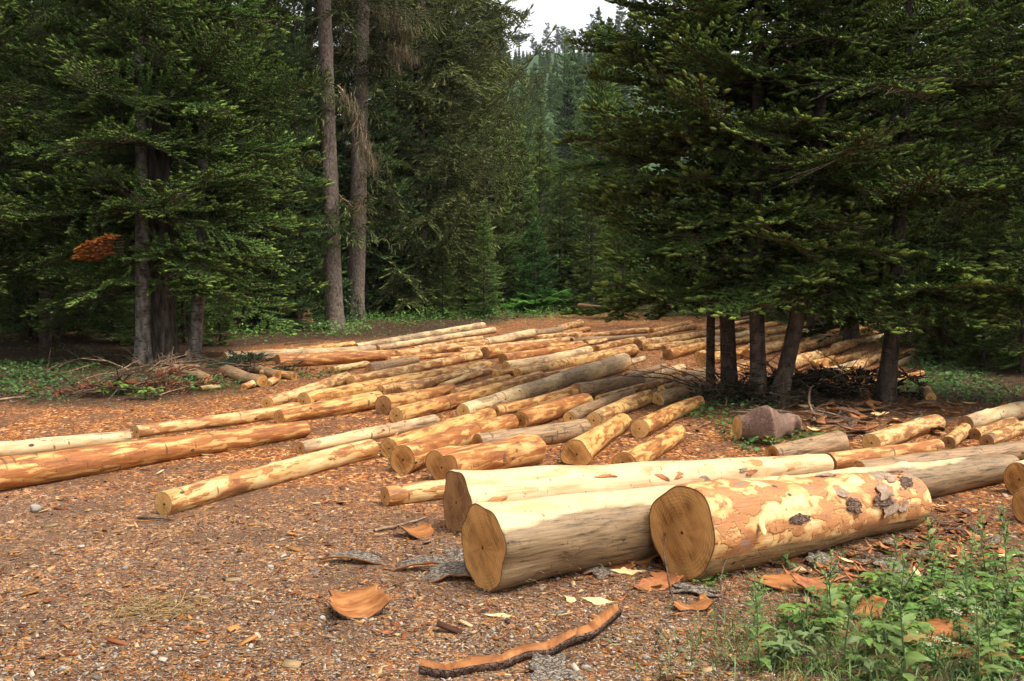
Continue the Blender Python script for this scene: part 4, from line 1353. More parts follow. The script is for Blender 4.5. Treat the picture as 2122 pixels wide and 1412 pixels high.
# recognisable ones
MG = 'firs in the middle distance behind the log yard'
plant('spruce0', 872, 39, 'massive drooping spruce with brownish boughs right of the tall pair', MG, 24, 0.5, 'spruce_tree')
plant('spruce1', 926, 47, 'tall spruce whose boughs edge the left side of the sky gap', MG, 26, 2.0, 'spruce_tree')
plant('mid0', 1012, 44, 'pointed young fir with twin leading shoots in the middle distance', MG, 9.3, 1.0)
plant('mid1', 1058, 52, 'second pointed fir just right of the one with twin leading shoots', MG, 9.6, 2.0)
plant('mid2', 918, 37, 'low fir in front of the massive drooping spruce', MG, 3.6, 0.2)
plant('mid1', 1003, 37.5, 'small fir with a bare lower stem in front of the pointed young fir', MG, 4.2, 3.0)
plant('bright', 1108, 43, 'bright green small fir above the ferns', MG, 3.6, 0.4)
plant('mid2', 1290, 37, 'broad fir at the back edge of the yard, left of the right-hand firs', MG, 5.5, 1.3)
plant('mid0', 1225, 41, 'dark fir behind the fern clump at the yard edge', MG, 6.0, 2.3)
plant('tall0', 1240, 52, 'tall dark fir against the hillside left of the right-hand firs', MG, 13, 0.7)
plant('small', 124, 24.5, 'small dark fir sapling on the left, on a thin bare stem', MG, 2.35, 0.6, 'fir_sapling')
plant('small', 20, 25.5, 'low brownish fir bush at the left edge', MG, 1.9, 2.1, 'fir_sapling')
for (u, t, h, k_, lab) in [(838, 38.5, 4.6, 'mid0', 'young fir under the left boughs of the massive drooping spruce'), (900, 39.5, 5.4, 'mid1', 'young fir under the middle of the massive drooping spruce'),
                           (968, 40.5, 7.2, 'mid2', 'fresh green fir left of the one with twin leading shoots'), (1036, 45, 7.0, 'mid0', 'fresh green fir between the two pointed firs'),
                           (1080, 47, 8.2, 'mid2', 'pointed green fir above the left part of the fern clump'), (1118, 49, 8.8, 'mid1', 'pointed green fir straight above the fern clump'),
                           (1160, 45, 6.2, 'mid0', 'green fir right above the right part of the fern clump')]:
    plant(k_, u, t, lab, MG, h)
# forest walls
rr = random.Random(21)
for (u, t, h, k_) in [(-150, 22.5, 4.0, 'mid0'), (-40, 24, 3.4, 'mid1'), (60, 25.5, 5.0, 'mid2'), (165, 26, 4.2, 'mid0'), (232, 25, 3.6, 'mid1'), (285, 24.0, 4.4, 'mid2'), (380, 25, 4.2, 'mid1'),
                      (455, 24, 3.2, 'mid2'), (520, 29, 4.0, 'mid0'), (575, 32, 4.6, 'mid1'), (640, 36, 5.0, 'mid2'), (720, 40, 5.0, 'mid0'), (790, 41, 4.0, 'mid1')]:
    plant(k_, u, t, 'low dark fir closing the forest floor behind the left-hand firs', 'low firs of the left forest floor', h)
for (u, t, h, k_) in [(1960, 19.5, 4.2, 'mid1'), (2040, 18.5, 3.8, 'mid2'), (2120, 17.5, 4.0, 'mid0'), (2220, 18, 4.4, 'mid1'), (1900, 23, 4.8, 'mid0'), (2010, 24, 5.0, 'mid2'), (2130, 22, 4.6, 'mid1'),
                      (1830, 27, 5.5, 'mid0'), (1740, 30, 5.5, 'mid2'), (1640, 33, 5.5, 'mid1'), (1540, 38, 6, 'mid0'), (1450, 40, 6, 'mid2'), (1380, 39, 5, 'mid1')]:
    plant(k_, u, t, 'low dark fir closing the forest floor behind the right-hand firs', 'low firs of the right forest floor', h)
for (u0, u1, t0, t1, n, kinds, h, lab, grp) in [
    (-420, 640, 27, 36, 20, ['tall0', 'tall1', 'mid0', 'mid2', 'tall2'], (9, 17), 'dark fir in the shaded forest behind the three left trunks', 'firs of the left forest'),
    (-420, 900, 36, 56, 20, ['tall0', 'tall1', 'tall2', 'spruce0'], (16, 23), 'tall fir deep in the forest behind the left side of the yard', 'tall firs deep in the left forest'),
    (540, 960, 38, 50, 8, ['mid0', 'mid1', 'mid2'], (4, 9), 'dim young fir under the tall spruces behind the yard', 'young firs under the tall spruces'),
    (1180, 1560, 44, 62, 9, ['mid0', 'mid1', 'tall2'], (6, 12), 'dark fir at the foot of the hillside seen past the right-hand firs', 'firs at the foot of the hillside'),
    (1600, 2600, 28, 44, 16, ['tall0', 'tall1', 'mid1', 'mid2'], (8, 16), 'shaded fir in the forest behind the right-hand firs', 'firs of the right forest'),
    (1760, 2700, 44, 62, 10, ['tall0', 'tall1', 'tall2'], (14, 20), 'tall fir deep in the right-hand forest', 'tall firs deep in the right forest'),
]:
    for i in range(n):
        u = u0 + (u1 - u0) * (i + rr.uniform(0.1, 0.9)) / n
        t = rr.uniform(t0, t1)
        plant(rr.choice(kinds), u, t, lab, grp, rr.uniform(*h))

# hazy firs climbing the hillside in the gap
GAP0 = gap_limit
HG = 'hazy firs climbing the hillside in the sky gap'
for (u, t, v_top, lab) in [(1035, 62, 185, 'slender fir at the left of the hillside gap'), (1085, 75, 175, 'fir in the middle of the hillside gap'),
                           (1120, 88, 190, 'greyish fir left of the tallest hazy fir'), (1168, 112, 72, 'tallest hazy pointed fir rising to the ridge line'),
                           (1200, 80, 215, 'fir below the light green slope'), (1062, 100, 150, 'hazy fir under the lone flat-topped pine'),
                           (1140, 66, 270, 'fir low in the hillside gap'), (1250, 95, 160, 'hazy fir at the right of the gap'),
                           (1100, 130, 140, 'faint fir just under the ridge'), (1225, 140, 150, 'faint fir below the ridge pines'),
                           (1190, 150, 160, 'faint fir on the light green slope'), (1020, 84, 160, 'fir touching the spruce at the left of the gap')]:
    x = (u - IMG_W / 2) / FPX * t
    top = at_depth(u, v_top, t).z
    if u == 1168:
        gap_limit = lambda *a: 99.0
    plant(rr.choice(['tall0', 'tall1', 'tall2', 'mid1']), u, t, lab, HG, max(5, top - gz1(x, t)))
    gap_limit = GAP0

# far firs of the hillside: single-mesh copies
FARF = [foliage_mesh('hillside_fir', crown_branches(0.5, 15, 2.4, 140 + i, whorl=0.9, per=5, power=0.8), SPR_FAR, TPL_FAR, NM, np.array([0.03, 0.06, 0.022]), np.array([0.085, 0.14, 0.04]), seed=140 + i) for i in range(3)]
for i in range(230):
    t = rr.uniform(95, 300) if i < 120 else rr.uniform(170, 300)
    x = rr.uniform(-0.42, 0.5) * t if i % 3 and i < 120 else rr.uniform(-0.03, 0.12) * t
    o = put('hillside_fir', FARF[i % 3], loc=(x, t, gz1(x, t) - 0.3))
    s = rr.uniform(0.5, 1.15)
    if i >= 120:
        s *= 0.5
    s = min(s, GAP0(x / t * FPX + IMG_W / 2, t, gz1(x, t)) / 15.5)
    o.scale = (s, s, s * rr.uniform(0.9, 1.2))
    o.rotation_euler = (0, 0, rr.uniform(0, 6.28))
    tag(o, 'small hazy fir on the distant hillside', 'tree', 'firs on the distant hillside')


def pine_mesh(seed, H, flat=False):
    r = np.random.default_rng(seed)
    br = []
    n = 26
    for i in range(n):
        z = H * (r.uniform(0.42, 1.0) if not flat else r.uniform(0.72, 0.95))
        L = (1.0 if not flat else 2.2) * r.uniform(0.7, 1.6) * (1.15 - 0.75 * max(0, z / H - 0.55) / 0.45 if not flat else 1)
        br.append((0, 0, z, r.uniform(0, 6.28), r.uniform(0.0, 0.5) if not flat else r.uniform(-0.05, 0.3), L * 1.5, 0.0, 0.1, None))
    return foliage_mesh('crown', br, SPR_FAR, TPL_FAR, NM, np.array([0.03, 0.05, 0.025]), np.array([0.07, 0.10, 0.04]), seed=seed)


PINES = [pine_mesh(i, 15) for i in range(3)]
TP = trunk_mesh('trunk', [(0, 0, -1, 0.22), (0, 0, 8, 0.16), (0, 0, 14.8, 0.03)], M_BARK_SHADE, 6, 5)
PF = pine_mesh(8, 11, True)


def at_ridge(u, t):
    x = (u - IMG_W / 2) / FPX * t
    return Vector((x, t, gz1(x, t) - 0.2))


tree('pine_tree', at_ridge(1076, 240), 'lone flat-topped pine against the sky, left of the ridge pines', 'tree', TP, PF, scale=0.62)
for i in range(34):
    u = 1098 + (i + rr.random()) * 6.2
    t = rr.uniform(285, 318)
    e = tree('pine_tree', at_ridge(u, t), 'hazy pine standing on the ridge against the white sky', 'tree', TP, PINES[i % 3], rz=rr.uniform(0, 6), scale=rr.uniform(0.42, 0.8) * (0.75 if u < 1115 else 1.0),
             group='pines along the distant ridge')
# ------------------------------------------------------------------ loose bark, chips, stones, sticks
def ground_obj(name, me, u, v, rz=0.0, rx=0.0, ry=0.0, dz=0.0, label=None, cat=None, group=None, scale=1.0):
    p = on_ground(u, v)
    o = put(name, me, loc=(p.x, p.y, p.z + dz))
    o.rotation_euler = (rx, ry, rz)
    o.scale = (scale,) * 3
    tag(o, label, cat, group)
    return o


def px_m(u, v, px):
    """metres spanned by px pixels at the ground point seen at (u, v)"""
    return px * (ground_pt(u, v) - Vector((0, 0, CAM_H))).dot(FWD) / FPX


BK = 'bark'
ground_obj('bark_curl', plate_mesh('bark_curl', [M_BARK_IN, M_BARK_BROWN], 0.27, 0.25, 401, curl=0.95, thick=0.022, nx=19, ny=13, rough=0.13, curly=0.35), 740, 1272, rz=0.35, rx=0.22, dz=-0.004,
           label='curled plate of orange inner bark lying alone on the bare soil in front', cat=BK)


def strip_mesh(name, pts, w, th, seed, mats):
    """long bent strip of bark through ground points"""
    r = np.random.default_rng(seed)
    V, Q, mi = [], [], []
    n = len(pts)
    for i, p in enumerate(pts):
        d = (pts[min(i + 1, n - 1)] - pts[max(i - 1, 0)]); d.z = 0; d.normalize()
        s = Vector((-d.y, d.x, 0))
        ww = w * (0.4 + 0.8 * r.random()) * (0.75 + 0.6 * i / n) * (1 if 0 < i < n - 1 else 0.45)
        for (a, z) in ((-1, 0.03 + r.uniform(0, .012)), (-0.3, 0.004), (0.35, 0.010), (1, 0.045 + r.uniform(0, .02))):
            V.append(p + s * (ww * a) + Vector((0, 0, z + th)))
        for (a, z) in ((1, 0.045), (0.35, 0.0), (-0.3, -0.006), (-1, 0.03)):
            V.append(p + s * (ww * a * 0.97) + Vector((0, 0, z)))
    for i in range(n - 1):
        for k in range(8):
            a, b = i * 8 + k, i * 8 + (k + 1) % 8
            Q.append((a, b, b + 8, a + 8)); mi.append(0 if k < 3 else 1)
    Q += [(0, 1, 6, 7), (1, 2, 5, 6), (2, 3, 4, 5)]; mi += [1, 1, 1]
    e = (n - 1) * 8
    Q += [(e, e + 1, e + 6, e + 7), (e + 1, e + 2, e + 5, e + 6), (e + 2, e + 3, e + 4, e + 5)]; mi += [1, 1, 1]
    return np_mesh(name, np.array([list(v) for v in V]), [np.array(Q)], mats, mi)


path = [(868, 1404), (925, 1403), (985, 1396), (1040, 1386), (1090, 1372), (1130, 1362), (1180, 1345), (1225, 1325), (1262, 1303), (1285, 1286)]
pts = [on_ground(u, v + 8) for u, v in path]
for i, p in enumerate(pts):
    p.z += max(0, i - 5) * 0.009
    p.y += (0.03, -0.03, 0.02, -0.01, 0.03, -0.02, 0.02, -0.02, 0.01, 0.0)[i]
o = put('bark_strip', strip_mesh('bark_strip', pts, 0.023, 0.008, 4, [M_BARK_IN, M_BARK_BROWN]))
tag(o, 'long curved strip of orange-edged bark at the bottom of the picture', BK)
# flaky grey plates and other recognisable pieces: (u, v, width px, height px, top material, bottom material, curl, rz, label)
GRY, ORG, RED_, BRN, SPL = M_BARK_OUT, M_BARK_IN, M_BARK_RED, M_BARK_BROWN, M_SPLINTER
pieces = [
    (935, 1202, 100, 70, GRY, RED_, -0.5, 0.2, 'cracked grey bark plate leaning by the brown-sided front log'),
    (885, 1185, 150, 30, GRY, RED_, -0.9, 0.05, 'long grey bark piece with a red edge, left of the brown-sided front log'),
    (950, 1165, 55, 60, GRY, RED_, -0.3, 0.9, 'small lichen-grey bark plate tucked against the sawn end of the brown-sided log'),
    (735, 1168, 115, 30, GRY, ORG, -0.5, -0.15, 'lichen-covered grey bark strip left of the front logs'),
    (862, 1112, 75, 34, ORG, BRN, 0.5, 0.75, 'orange bark sliver pointing at the brown-sided front log'),
    (1140, 1404, 100, 85, GRY, BRN, -0.25, 0.1, 'pale grey bark plate at the bottom edge under the long bark strip'),
    (1245, 1195, 62, 75, GRY, RED_, -0.4, 0.9, 'grey bark flake standing between the two front logs'),
    (1320, 1165, 100, 42, ORG, BRN, 0.5, 0.5, 'bright orange bark piece in the gap between the two front logs'),
    (1270, 1178, 80, 34, RED_, BRN, 0.5, 0.1, 'red bark piece under the gap between the front logs'),
    (1300, 1190, 90, 26, SPL, SPL, 0.1, 0.35, 'pale sliver lying at the foot of the thickest log'),
    (1375, 1212, 75, 40, RED_, ORG, 0.5, -0.2, 'orange-red flake below the thickest log'),
    (1345, 1222, 60, 26, RED_, BRN, 0.4, 0.2, 'dark red flake below the thickest log, left of the dry stalk'),
    (1240, 1254, 85, 22, SPL, SPL, 0.15, -0.35, 'cream wood chip shaped like a leaf, in front of the front logs'),
    (1180, 1250, 30, 20, SPL, SPL, 0.2, 0.7, 'small yellow chip beside the leaf-shaped chip'),
    (1040, 1284, 60, 9, SPL, SPL, 0.05, 0.05, 'thin cream splinter on the bare soil'),
    (1160, 1280, 40, 16, GRY, SPL, 0.2, -0.1, 'whitish curled chip on the bare soil'),
    (1435, 1268, 70, 20, ORG, BRN, 0.5, 0.05, 'orange curled bark slip under the thickest log'),
    (1440, 1235, 100, 30, GRY, BRN, -0.3, -0.35, 'grey flat bark slab below the right part of the thickest log'),
    (1640, 1215, 160, 44, ORG, BRN, 0.35, 0.1, 'orange bark slab behind the weeds'),
    (1730, 1238, 150, 46, RED_, BRN, 0.4, -0.7, 'dark red bark slab sloping into the weeds'),
    (1775, 1272, 110, 60, ORG, RED_, 0.3, -0.4, 'broad orange slab half covered by the weeds'),
    (1980, 1345, 270, 120, ORG, RED_, -0.1, 0.08, 'large flat peeled slab of pink-orange wood among the weeds'),
    (1850, 1175, 90, 60, GRY, BRN, -0.2, 0.5, 'pinkish-grey bark plate behind the weeds'),
    (1700, 1165, 80, 55, GRY, BRN, -0.2, 0.3, 'pale bark plate right of the thickest log'),
    (1610, 870 + 290, 90, 40, RED_, BRN, 0.3, 0.4, 'reddish bark piece beside the lower end of the thickest log'),
    (1285, 1080 - 2, 1, 1, None, None, 0, 0, None),
    (258, 1053 + 29, 0, 0, None, None, 0, 0, None),
]
for i, (u, v, w, h, m1_, m2_, curl, rz, lab) in enumerate(pieces):
    if lab is None:
        continue
    fore = max(0.25, (v - HORIZON) / FPX * 1.0)
    wm, hm_ = px_m(u, v, w), min(px_m(u, v, h) / (0.95 if m1_ is GRY else 0.6), 0.5)
    o = ground_obj('bark_piece', plate_mesh('bark_piece', [m1_, m2_], wm, hm_, 420 + i, curl=curl * (0.55 if m1_ is GRY else 1.0), thick=0.012 if m1_ is not SPL else 0.006, nx=17, ny=10, rough=0.42, taper=0.25 if m1_ is not SPL else 0.7),
               u, v, rz=rz, rx=0.12 + 0.1 * (i % 3), ry=0.05 * ((i % 5) - 2), label=lab, cat=BK, group='pieces of peeled bark around the front logs')
# splinter leaning on the thick front log
me = plate_mesh('wood_splinter', [M_SPLINTER, M_SPLINTER], 0.05, 0.27, 500, curl=0.3, thick=0.008, nx=5, ny=13, rough=0.25, taper=0.3)
p1, p2 = at_depth(1566, 1040, 5.98), at_depth(1588, 1122, 5.74)
o = put('wood_splinter', me)
d = (p2 - p1).normalized(); n_ = Vector((-0.35, -0.75, 0.55)); x_ = d.cross(n_).normalized(); n_ = x_.cross(d)
c_ = (p1 + p2) / 2
o.matrix_world = Matrix(((x_.x, d.x, n_.x, c_.x), (x_.y, d.y, n_.y, c_.y), (x_.z, d.z, n_.z, c_.z), (0, 0, 0, 1)))
tag(o, 'pale pointed wood splinter leaning on the side of the thickest front log', 'splinter')

# individual bark flakes in the litter on the right and by the shaded trunks
FL = [plate_mesh('bark_flake', mats, w, h, 520 + i, curl=c, thick=0.009, nx=8, ny=6, rough=0.35, taper=0.35) for i, (mats, w, h, c) in enumerate([
    ([ORG, BRN], 0.20, 0.075, 0.6), ([RED_, BRN], 0.24, 0.09, 0.5), ([GRY, RED_], 0.17, 0.12, -0.4), ([BRN, ORG], 0.22, 0.07, -0.6),
    ([SPL, ORG], 0.16, 0.05, 0.3), ([ORG, RED_], 0.14, 0.09, 0.9), ([BRN, RED_], 0.15, 0.10, -0.3), ([RED_, ORG], 0.18, 0.05, 1.0)])]
rr = random.Random(77)
FLAB = 'flake of peeled bark in the litter right of the thickest front log'
cnt = 0
for _ in range(430):
    u, v = rr.gauss(1800, 180), rr.gauss(1135, 52)
    if v < 1050 or v > 1330 or u > 2200:
        continue
    if v < 1222 - (u - 1480) * 0.29 + 12 and u < 1910:
        continue
    o = ground_obj('bark_flake', rr.choice(FL), u, v, rz=rr.uniform(0, 6.28), rx=rr.uniform(-0.3, 0.3), ry=rr.uniform(-0.3, 0.3), dz=rr.uniform(0, 0.025), label=FLAB, cat=BK,
                   group='bark flakes in the litter beside the thickest log', scale=rr.uniform(0.3, 0.85))
for _ in range(90):
    u, v = rr.gauss(1800, 150), rr.gauss(868, 26)
    if v < 832 or v > 930 or u < 1655:
        continue
    o = ground_obj('bark_flake', rr.choice([FL[0], FL[3], FL[3], FL[1], FL[6], FL[4]]), u, v, rz=rr.uniform(0, 6.28), rx=rr.uniform(-0.3, 0.3), dz=rr.uniform(0, 0.04), label='strip of brown bark in the litter by the lone dark trunk', cat=BK,
                   group='bark strips in the litter by the shaded trunks', scale=rr.uniform(0.7, 2.0))
for _ in range(26):
    u, v = rr.uniform(620, 1500), rr.uniform(1090, 1330)
    if 930 < u and v < 1215 + (u < 1500) * 0:
        continue
    ground_obj('bark_flake', rr.choice(FL), u, v, rz=rr.uniform(0, 6.28), rx=rr.uniform(-0.2, 0.2), label='small stray bark flake on the bare soil in front', cat=BK, group='stray bark flakes on the bare soil', scale=rr.uniform(0.2, 0.45))

# chips: uncountable
def quads_cloud(P, size, aspect, tilt, cols, seed, lift=0.004, th=0.10):
    r = np.random.default_rng(seed)
    n = len(P)
    az = r.uniform(0, 2 * PI, n)
    tx, ty_ = r.normal(0, tilt, n), r.normal(0, tilt, n)
    ux = np.stack([np.cos(az), np.sin(az), tx], 1); ux /= np.linalg.norm(ux, axis=1)[:, None]
    uy = np.stack([-np.sin(az), np.cos(az), ty_], 1); uy /= np.linalg.norm(uy, axis=1)[:, None]
    nz = np.cross(ux, uy)
    a = (size / 2)[:, None] * ux
    b = (size / 2 * aspect)[:, None] * uy
    lo_ = np.abs(a[:, 2]) + np.abs(b[:, 2])
    C0 = P + np.stack([0 * lo_, 0 * lo_, lo_ * 0.8 + lift], 1)
    k = r.uniform(0.5, 1.2, (4, n))[:, :, None]
    V = np.stack([C0 - a - b * k[0], C0 + a - b * k[1], C0 + a + b * k[2], C0 - a + b * k[3]], 1)
    t = (size * th)[:, None, None] * nz[:, None, :]
    V = np.concatenate([V + t * 0.5, V - t * 0.5], 1).reshape(-1, 3)
    base = np.arange(n)[:, None] * 8
    F = np.array([(0, 1, 2, 3), (7, 6, 5, 4), (0, 4, 5, 1), (1, 5, 6, 2), (2, 6, 7, 3), (3, 7, 4, 0)])
    Q = (base[:, None, :] + F[None]).reshape(-1, 4)
    return V, Q, np.repeat(cols, 8, 0)


def frustum_pts(n, v0, v1, seed, power=1.0, u0=-60, u1=2180):
    r = np.random.default_rng(seed)
    v = v0 + (v1 - v0) * r.random(n) ** power
    u = r.uniform(u0, u1, n)
    X = (u - IMG_W / 2) / FPX
    Yv = -(v - IMG_H / 2) / FPX
    dz = UPV.z * Yv + FWD.z
    dy = UPV.y * Yv + FWD.y
    t = CAM_H / -dz
    return np.stack([X * t, dy * t], 1), v, u


PAL = np.array([(0.50, 0.34, 0.17), (0.42, 0.20, 0.06), (0.33, 0.13, 0.04), (0.23, 0.08, 0.03), (0.12, 0.05, 0.028), (0.07, 0.04, 0.028), (0.30, 0.20, 0.13), (0.40, 0.31, 0.24)])
xy, vv, uu = frustum_pts(85000, 690, 1440, 31, 0.95)
ok = (poly_dist(xy[:, 0], xy[:, 1], CLEAR) > -0.4) & (sines(xy[:, 0], xy[:, 1], 77, 5, 1.1) + np.random.default_rng(2).normal(0, 0.35, len(xy)) > -0.45)
xy, vv, uu = xy[ok], vv[ok], uu[ok]
r_ = np.random.default_rng(4)
orange = sstep(1250, 950, vv) * sstep(1300, 700, uu)
pick = np.where(r_.random(len(xy)) < 0.35 + 0.3 * orange, r_.choice([1, 2, 3, 0, 1], len(xy)), r_.integers(0, 8, len(xy)))
dist = np.hypot(xy[:, 0], xy[:, 1])
size = r_.lognormal(-4.65, 0.6, len(xy)) * (0.8 + 0.06 * dist)
P3 = np.stack([xy[:, 0], xy[:, 1], gz(xy[:, 0], xy[:, 1])], 1)
V, Q, C = quads_cloud(P3, size, r_.uniform(0.2, 0.6, len(xy)), 0.22, PAL[pick] * r_.uniform(0.4, 1.0, (len(xy), 1)) * (1 + 0.2 * orange[:, None]), 8, 0.001)
o = put('wood_chips', np_mesh('wood_chips', V, [Q], [M_CHIP], col=C))
tag(o, 'orange, cream and dark wood chips scattered over the whole yard', kind='stuff')
# dry needles and straw
xy, vv, uu = frustum_pts(5500, 1050, 1440, 37, 0.9)
r_ = np.random.default_rng(5)
P3 = np.stack([xy[:, 0], xy[:, 1], gz(xy[:, 0], xy[:, 1])], 1)
V, Q, C = quads_cloud(P3, r_.uniform(0.02, 0.07, len(xy)), np.full(len(xy), 0.03), 0.05, np.array([(0.34, 0.20, 0.09)]) * r_.uniform(0.3, 1.2, (len(xy), 1)), 9, 0.002, 0.02)
o = put('dry_straw', np_mesh('dry_straw', V, [Q], [M_CHIP], col=C))
tag(o, 'dry needles and straw lying on the bare soil', kind='stuff')
c_ = on_ground(330, 1268)
r_ = np.random.default_rng(6)
pp = r_.normal(0, 1, (260, 2)) * np.array([0.14, 0.10])
P3 = np.stack([c_.x + pp[:, 0], c_.y + pp[:, 1], np.full(260, c_.z) + r_.uniform(0, 0.02, 260)], 1)
V, Q, C = quads_cloud(P3, r_.uniform(0.05, 0.12, 260), np.full(260, 0.02), 0.15, np.array([(0.40, 0.26, 0.11)]) * r_.uniform(0.4, 1.2, (260, 1)), 3, 0.002, 0.02)
o = put('straw_tuft', np_mesh('straw_tuft', V, [Q], [M_CHIP], col=C))
tag(o, 'flattened tuft of dry straw on the soil in the lower left', 'straw')


def stone_mesh(seed, w, d, h):
    bm_ = __import__('bmesh').new()
    __import__('bmesh').ops.create_icosphere(bm_, subdivisions=3, radius=1)
    r = np.random.default_rng(seed)
    co = np.array([v.co[:] for v in bm_.verts])
    F = np.array([[v.index for v in f.verts] for f in bm_.faces])
    bm_.free()
    k = 1 + 0.16 * sines(co[:, 0] * 2 + co[:, 2], co[:, 1] * 2 - co[:, 2], seed, 3, 1.3)
    for _ in range(7):
        n = r.normal(0, 1, 3); n /= np.linalg.norm(n)
        dd = co @ n
        lim = r.uniform(0.6, 0.85)
        co = co - np.maximum(0, dd - lim)[:, None] * n[None] * 0.85
    co = co * k[:, None] * np.array([w / 2, d / 2, h / 2])
    co[:, 2] += h * 0.3
    return np_mesh('stone', co, [F], [M_STONE], smooth=False)


ground_obj('stone', stone_mesh(1, 0.11, 0.085, 0.07), 75, 1058, label='grey stone on the orange chips at the far left', cat='stone')
ST = [stone_mesh(2 + i, *s) for i, s in enumerate([(0.05, 0.04, 0.03), (0.06, 0.04, 0.035), (0.035, 0.03, 0.025)])]
rr = random.Random(15)
for (u, v) in [(170, 1135), (345, 1295), (320, 1365), (210, 1395), (130, 1395), (410, 1290), (110, 1145), (670, 1290), (520, 1350), (1215, 1395), (1340, 1375), (1480, 1390), (560, 1180), (260, 1180),
               (430, 1330), (700, 1380), (60, 1330), (940, 1250), (1060, 1330), (1390, 1310)]:
    ground_obj('pebble', rr.choice(ST), u, v, rz=rr.uniform(0, 6), label='small pale pebble in the bare soil near the camera', cat='pebble', group='pale pebbles in the bare soil', scale=rr.uniform(0.5, 1.0))
xy, vv, uu = frustum_pts(9000, 1150, 1440, 41, 0.7)
r_ = np.random.default_rng(7)
P3 = np.stack([xy[:, 0], xy[:, 1], gz(xy[:, 0], xy[:, 1])], 1)
V, Q, C = quads_cloud(P3, r_.lognormal(-4.7, 0.4, len(xy)), r_.uniform(0.6, 1.0, len(xy)), 0.3, np.array([(0.46, 0.38, 0.30)]) * r_.uniform(0.2, 0.9, (len(xy), 1)), 10, 0.002)
o = put('grit', np_mesh('grit', V, [Q], [M_CHIP], col=C))
tag(o, 'fine pale grit in the compacted soil near the camera', kind='stuff')


# ------------------------------------------------------------------ sticks, brush, firewood, burl, stump
def stick(u1, v1, u2, v2, rad, label, group=None, bend=0.05, fork=None, mat=M_STICK, lift=0.0, seed=0):
    a, b_ = on_ground(u1, v1), on_ground(u2, v2)
    b_.z += lift
    r = random.Random(int(u1 + v1) + seed)
    L = (b_ - a).length
    side = Vector((-(b_ - a).y, (b_ - a).x, 0)).normalized()
    pts = []
    for i in range(8):
        f = i / 7
        pts.append(a.lerp(b_, f) + side * (bend * L * math.sin(PI * f) + r.uniform(-.012, .012)) + Vector((0, 0, rad + 0.02 * L * math.sin(PI * f))))
    tb_ = [(pts, [rad * (1 - 0.6 * i / 7) for i in range(8)])]
    for _ in range(2 if L > 0.8 else 1):
        k_ = r.randint(3, 6)
        d = (side * r.choice([-1, 1]) + (b_ - a).normalized() + Vector((0, 0, r.uniform(0, 0.5)))).normalized() * L * r.uniform(0.12, 0.3)
        tb_.append(([pts[k_], pts[k_] + d * 0.5, pts[k_] + d], [rad * 0.4, rad * 0.3, rad * 0.12]))
    o = put('stick', tubes_mesh('stick', tb_, mat))
    tag(o, label, 'stick', group)
    return o


stick(775, 1106, 880, 1076, 0.014, 'crooked pale stick left of the notched cream log', bend=-0.12)
stick(285, 1075, 357, 1080, 0.012, 'short grey-brown stick below the lone cream log', bend=0.0, mat=M_TWIG)
stick(300, 792, 362, 752, 0.02, 'pale branch curving up to the big dark trunk', bend=-0.1, lift=0.05)
stick(0, 832, 65, 826, 0.02, 'pale stick at the left edge of the clearing', bend=0.02)
stick(1395, 1262, 1392, 1150, 0.006, 'dry upright stalk in front of the thickest log', lift=0.35, mat=M_TWIG)
stick(1505, 1290, 1515, 1190, 0.006, 'thin dry upright twig in the bare soil left of the weeds', lift=0.18, mat=M_TWIG)
stick(1925, 1330, 2110, 1400, 0.012, 'bent brown stick lying among the weeds', bend=0.06, mat=M_TWIG, lift=0.08)
stick(1690, 880, 1715, 815, 0.02, 'pale broken stick standing in the litter under the right-hand firs', lift=0.25)
rr = random.Random(33)
for i in range(22):
    u, v = rr.gauss(240, 110), rr.gauss(795, 20)
    ang, L = rr.uniform(-0.5, 0.5), rr.uniform(40, 110)
    stick(u, v, u + L * math.cos(ang), v - L * 0.35 * math.sin(ang) - rr.uniform(0, 14), rr.uniform(0.008, 0.02), 'stick in the brushwood in front of the three left trunks',
          'sticks of brushwood before the left trunks', bend=rr.uniform(-0.1, 0.1), mat=rr.choice([M_TWIG, M_STICK]), lift=rr.uniform(0, 0.1), seed=i)
for i in range(40):
    u, v = rr.gauss(1660, 100), rr.gauss(862, 18)
    ang, L = rr.uniform(0, 6.28), rr.uniform(40, 120)
    if v < 838 or v > 905:
        continue
    stick(u, v, u + L * math.cos(ang), v - L * 0.25 * math.sin(ang), rr.uniform(0.006, 0.014), 'thin dead stick in the litter under the right-hand firs', 'dead sticks under the right-hand firs',
          bend=rr.uniform(-0.1, 0.1), mat=rr.choice([M_TWIG, M_TWIG, M_STICK]), lift=rr.uniform(0, 0.12), seed=i)
for i in range(16):
    u, v = rr.gauss(560, 160), rr.gauss(712, 12)
    L = rr.uniform(30, 80)
    stick(u, v, u + L, v - rr.uniform(-6, 10), rr.uniform(0.008, 0.02), 'stick on the dark soil behind the left end of the yard', 'sticks on the dark soil by the tall pair', bend=rr.uniform(-0.1, 0.1), mat=M_TWIG, lift=rr.uniform(0, 0.1), seed=i)


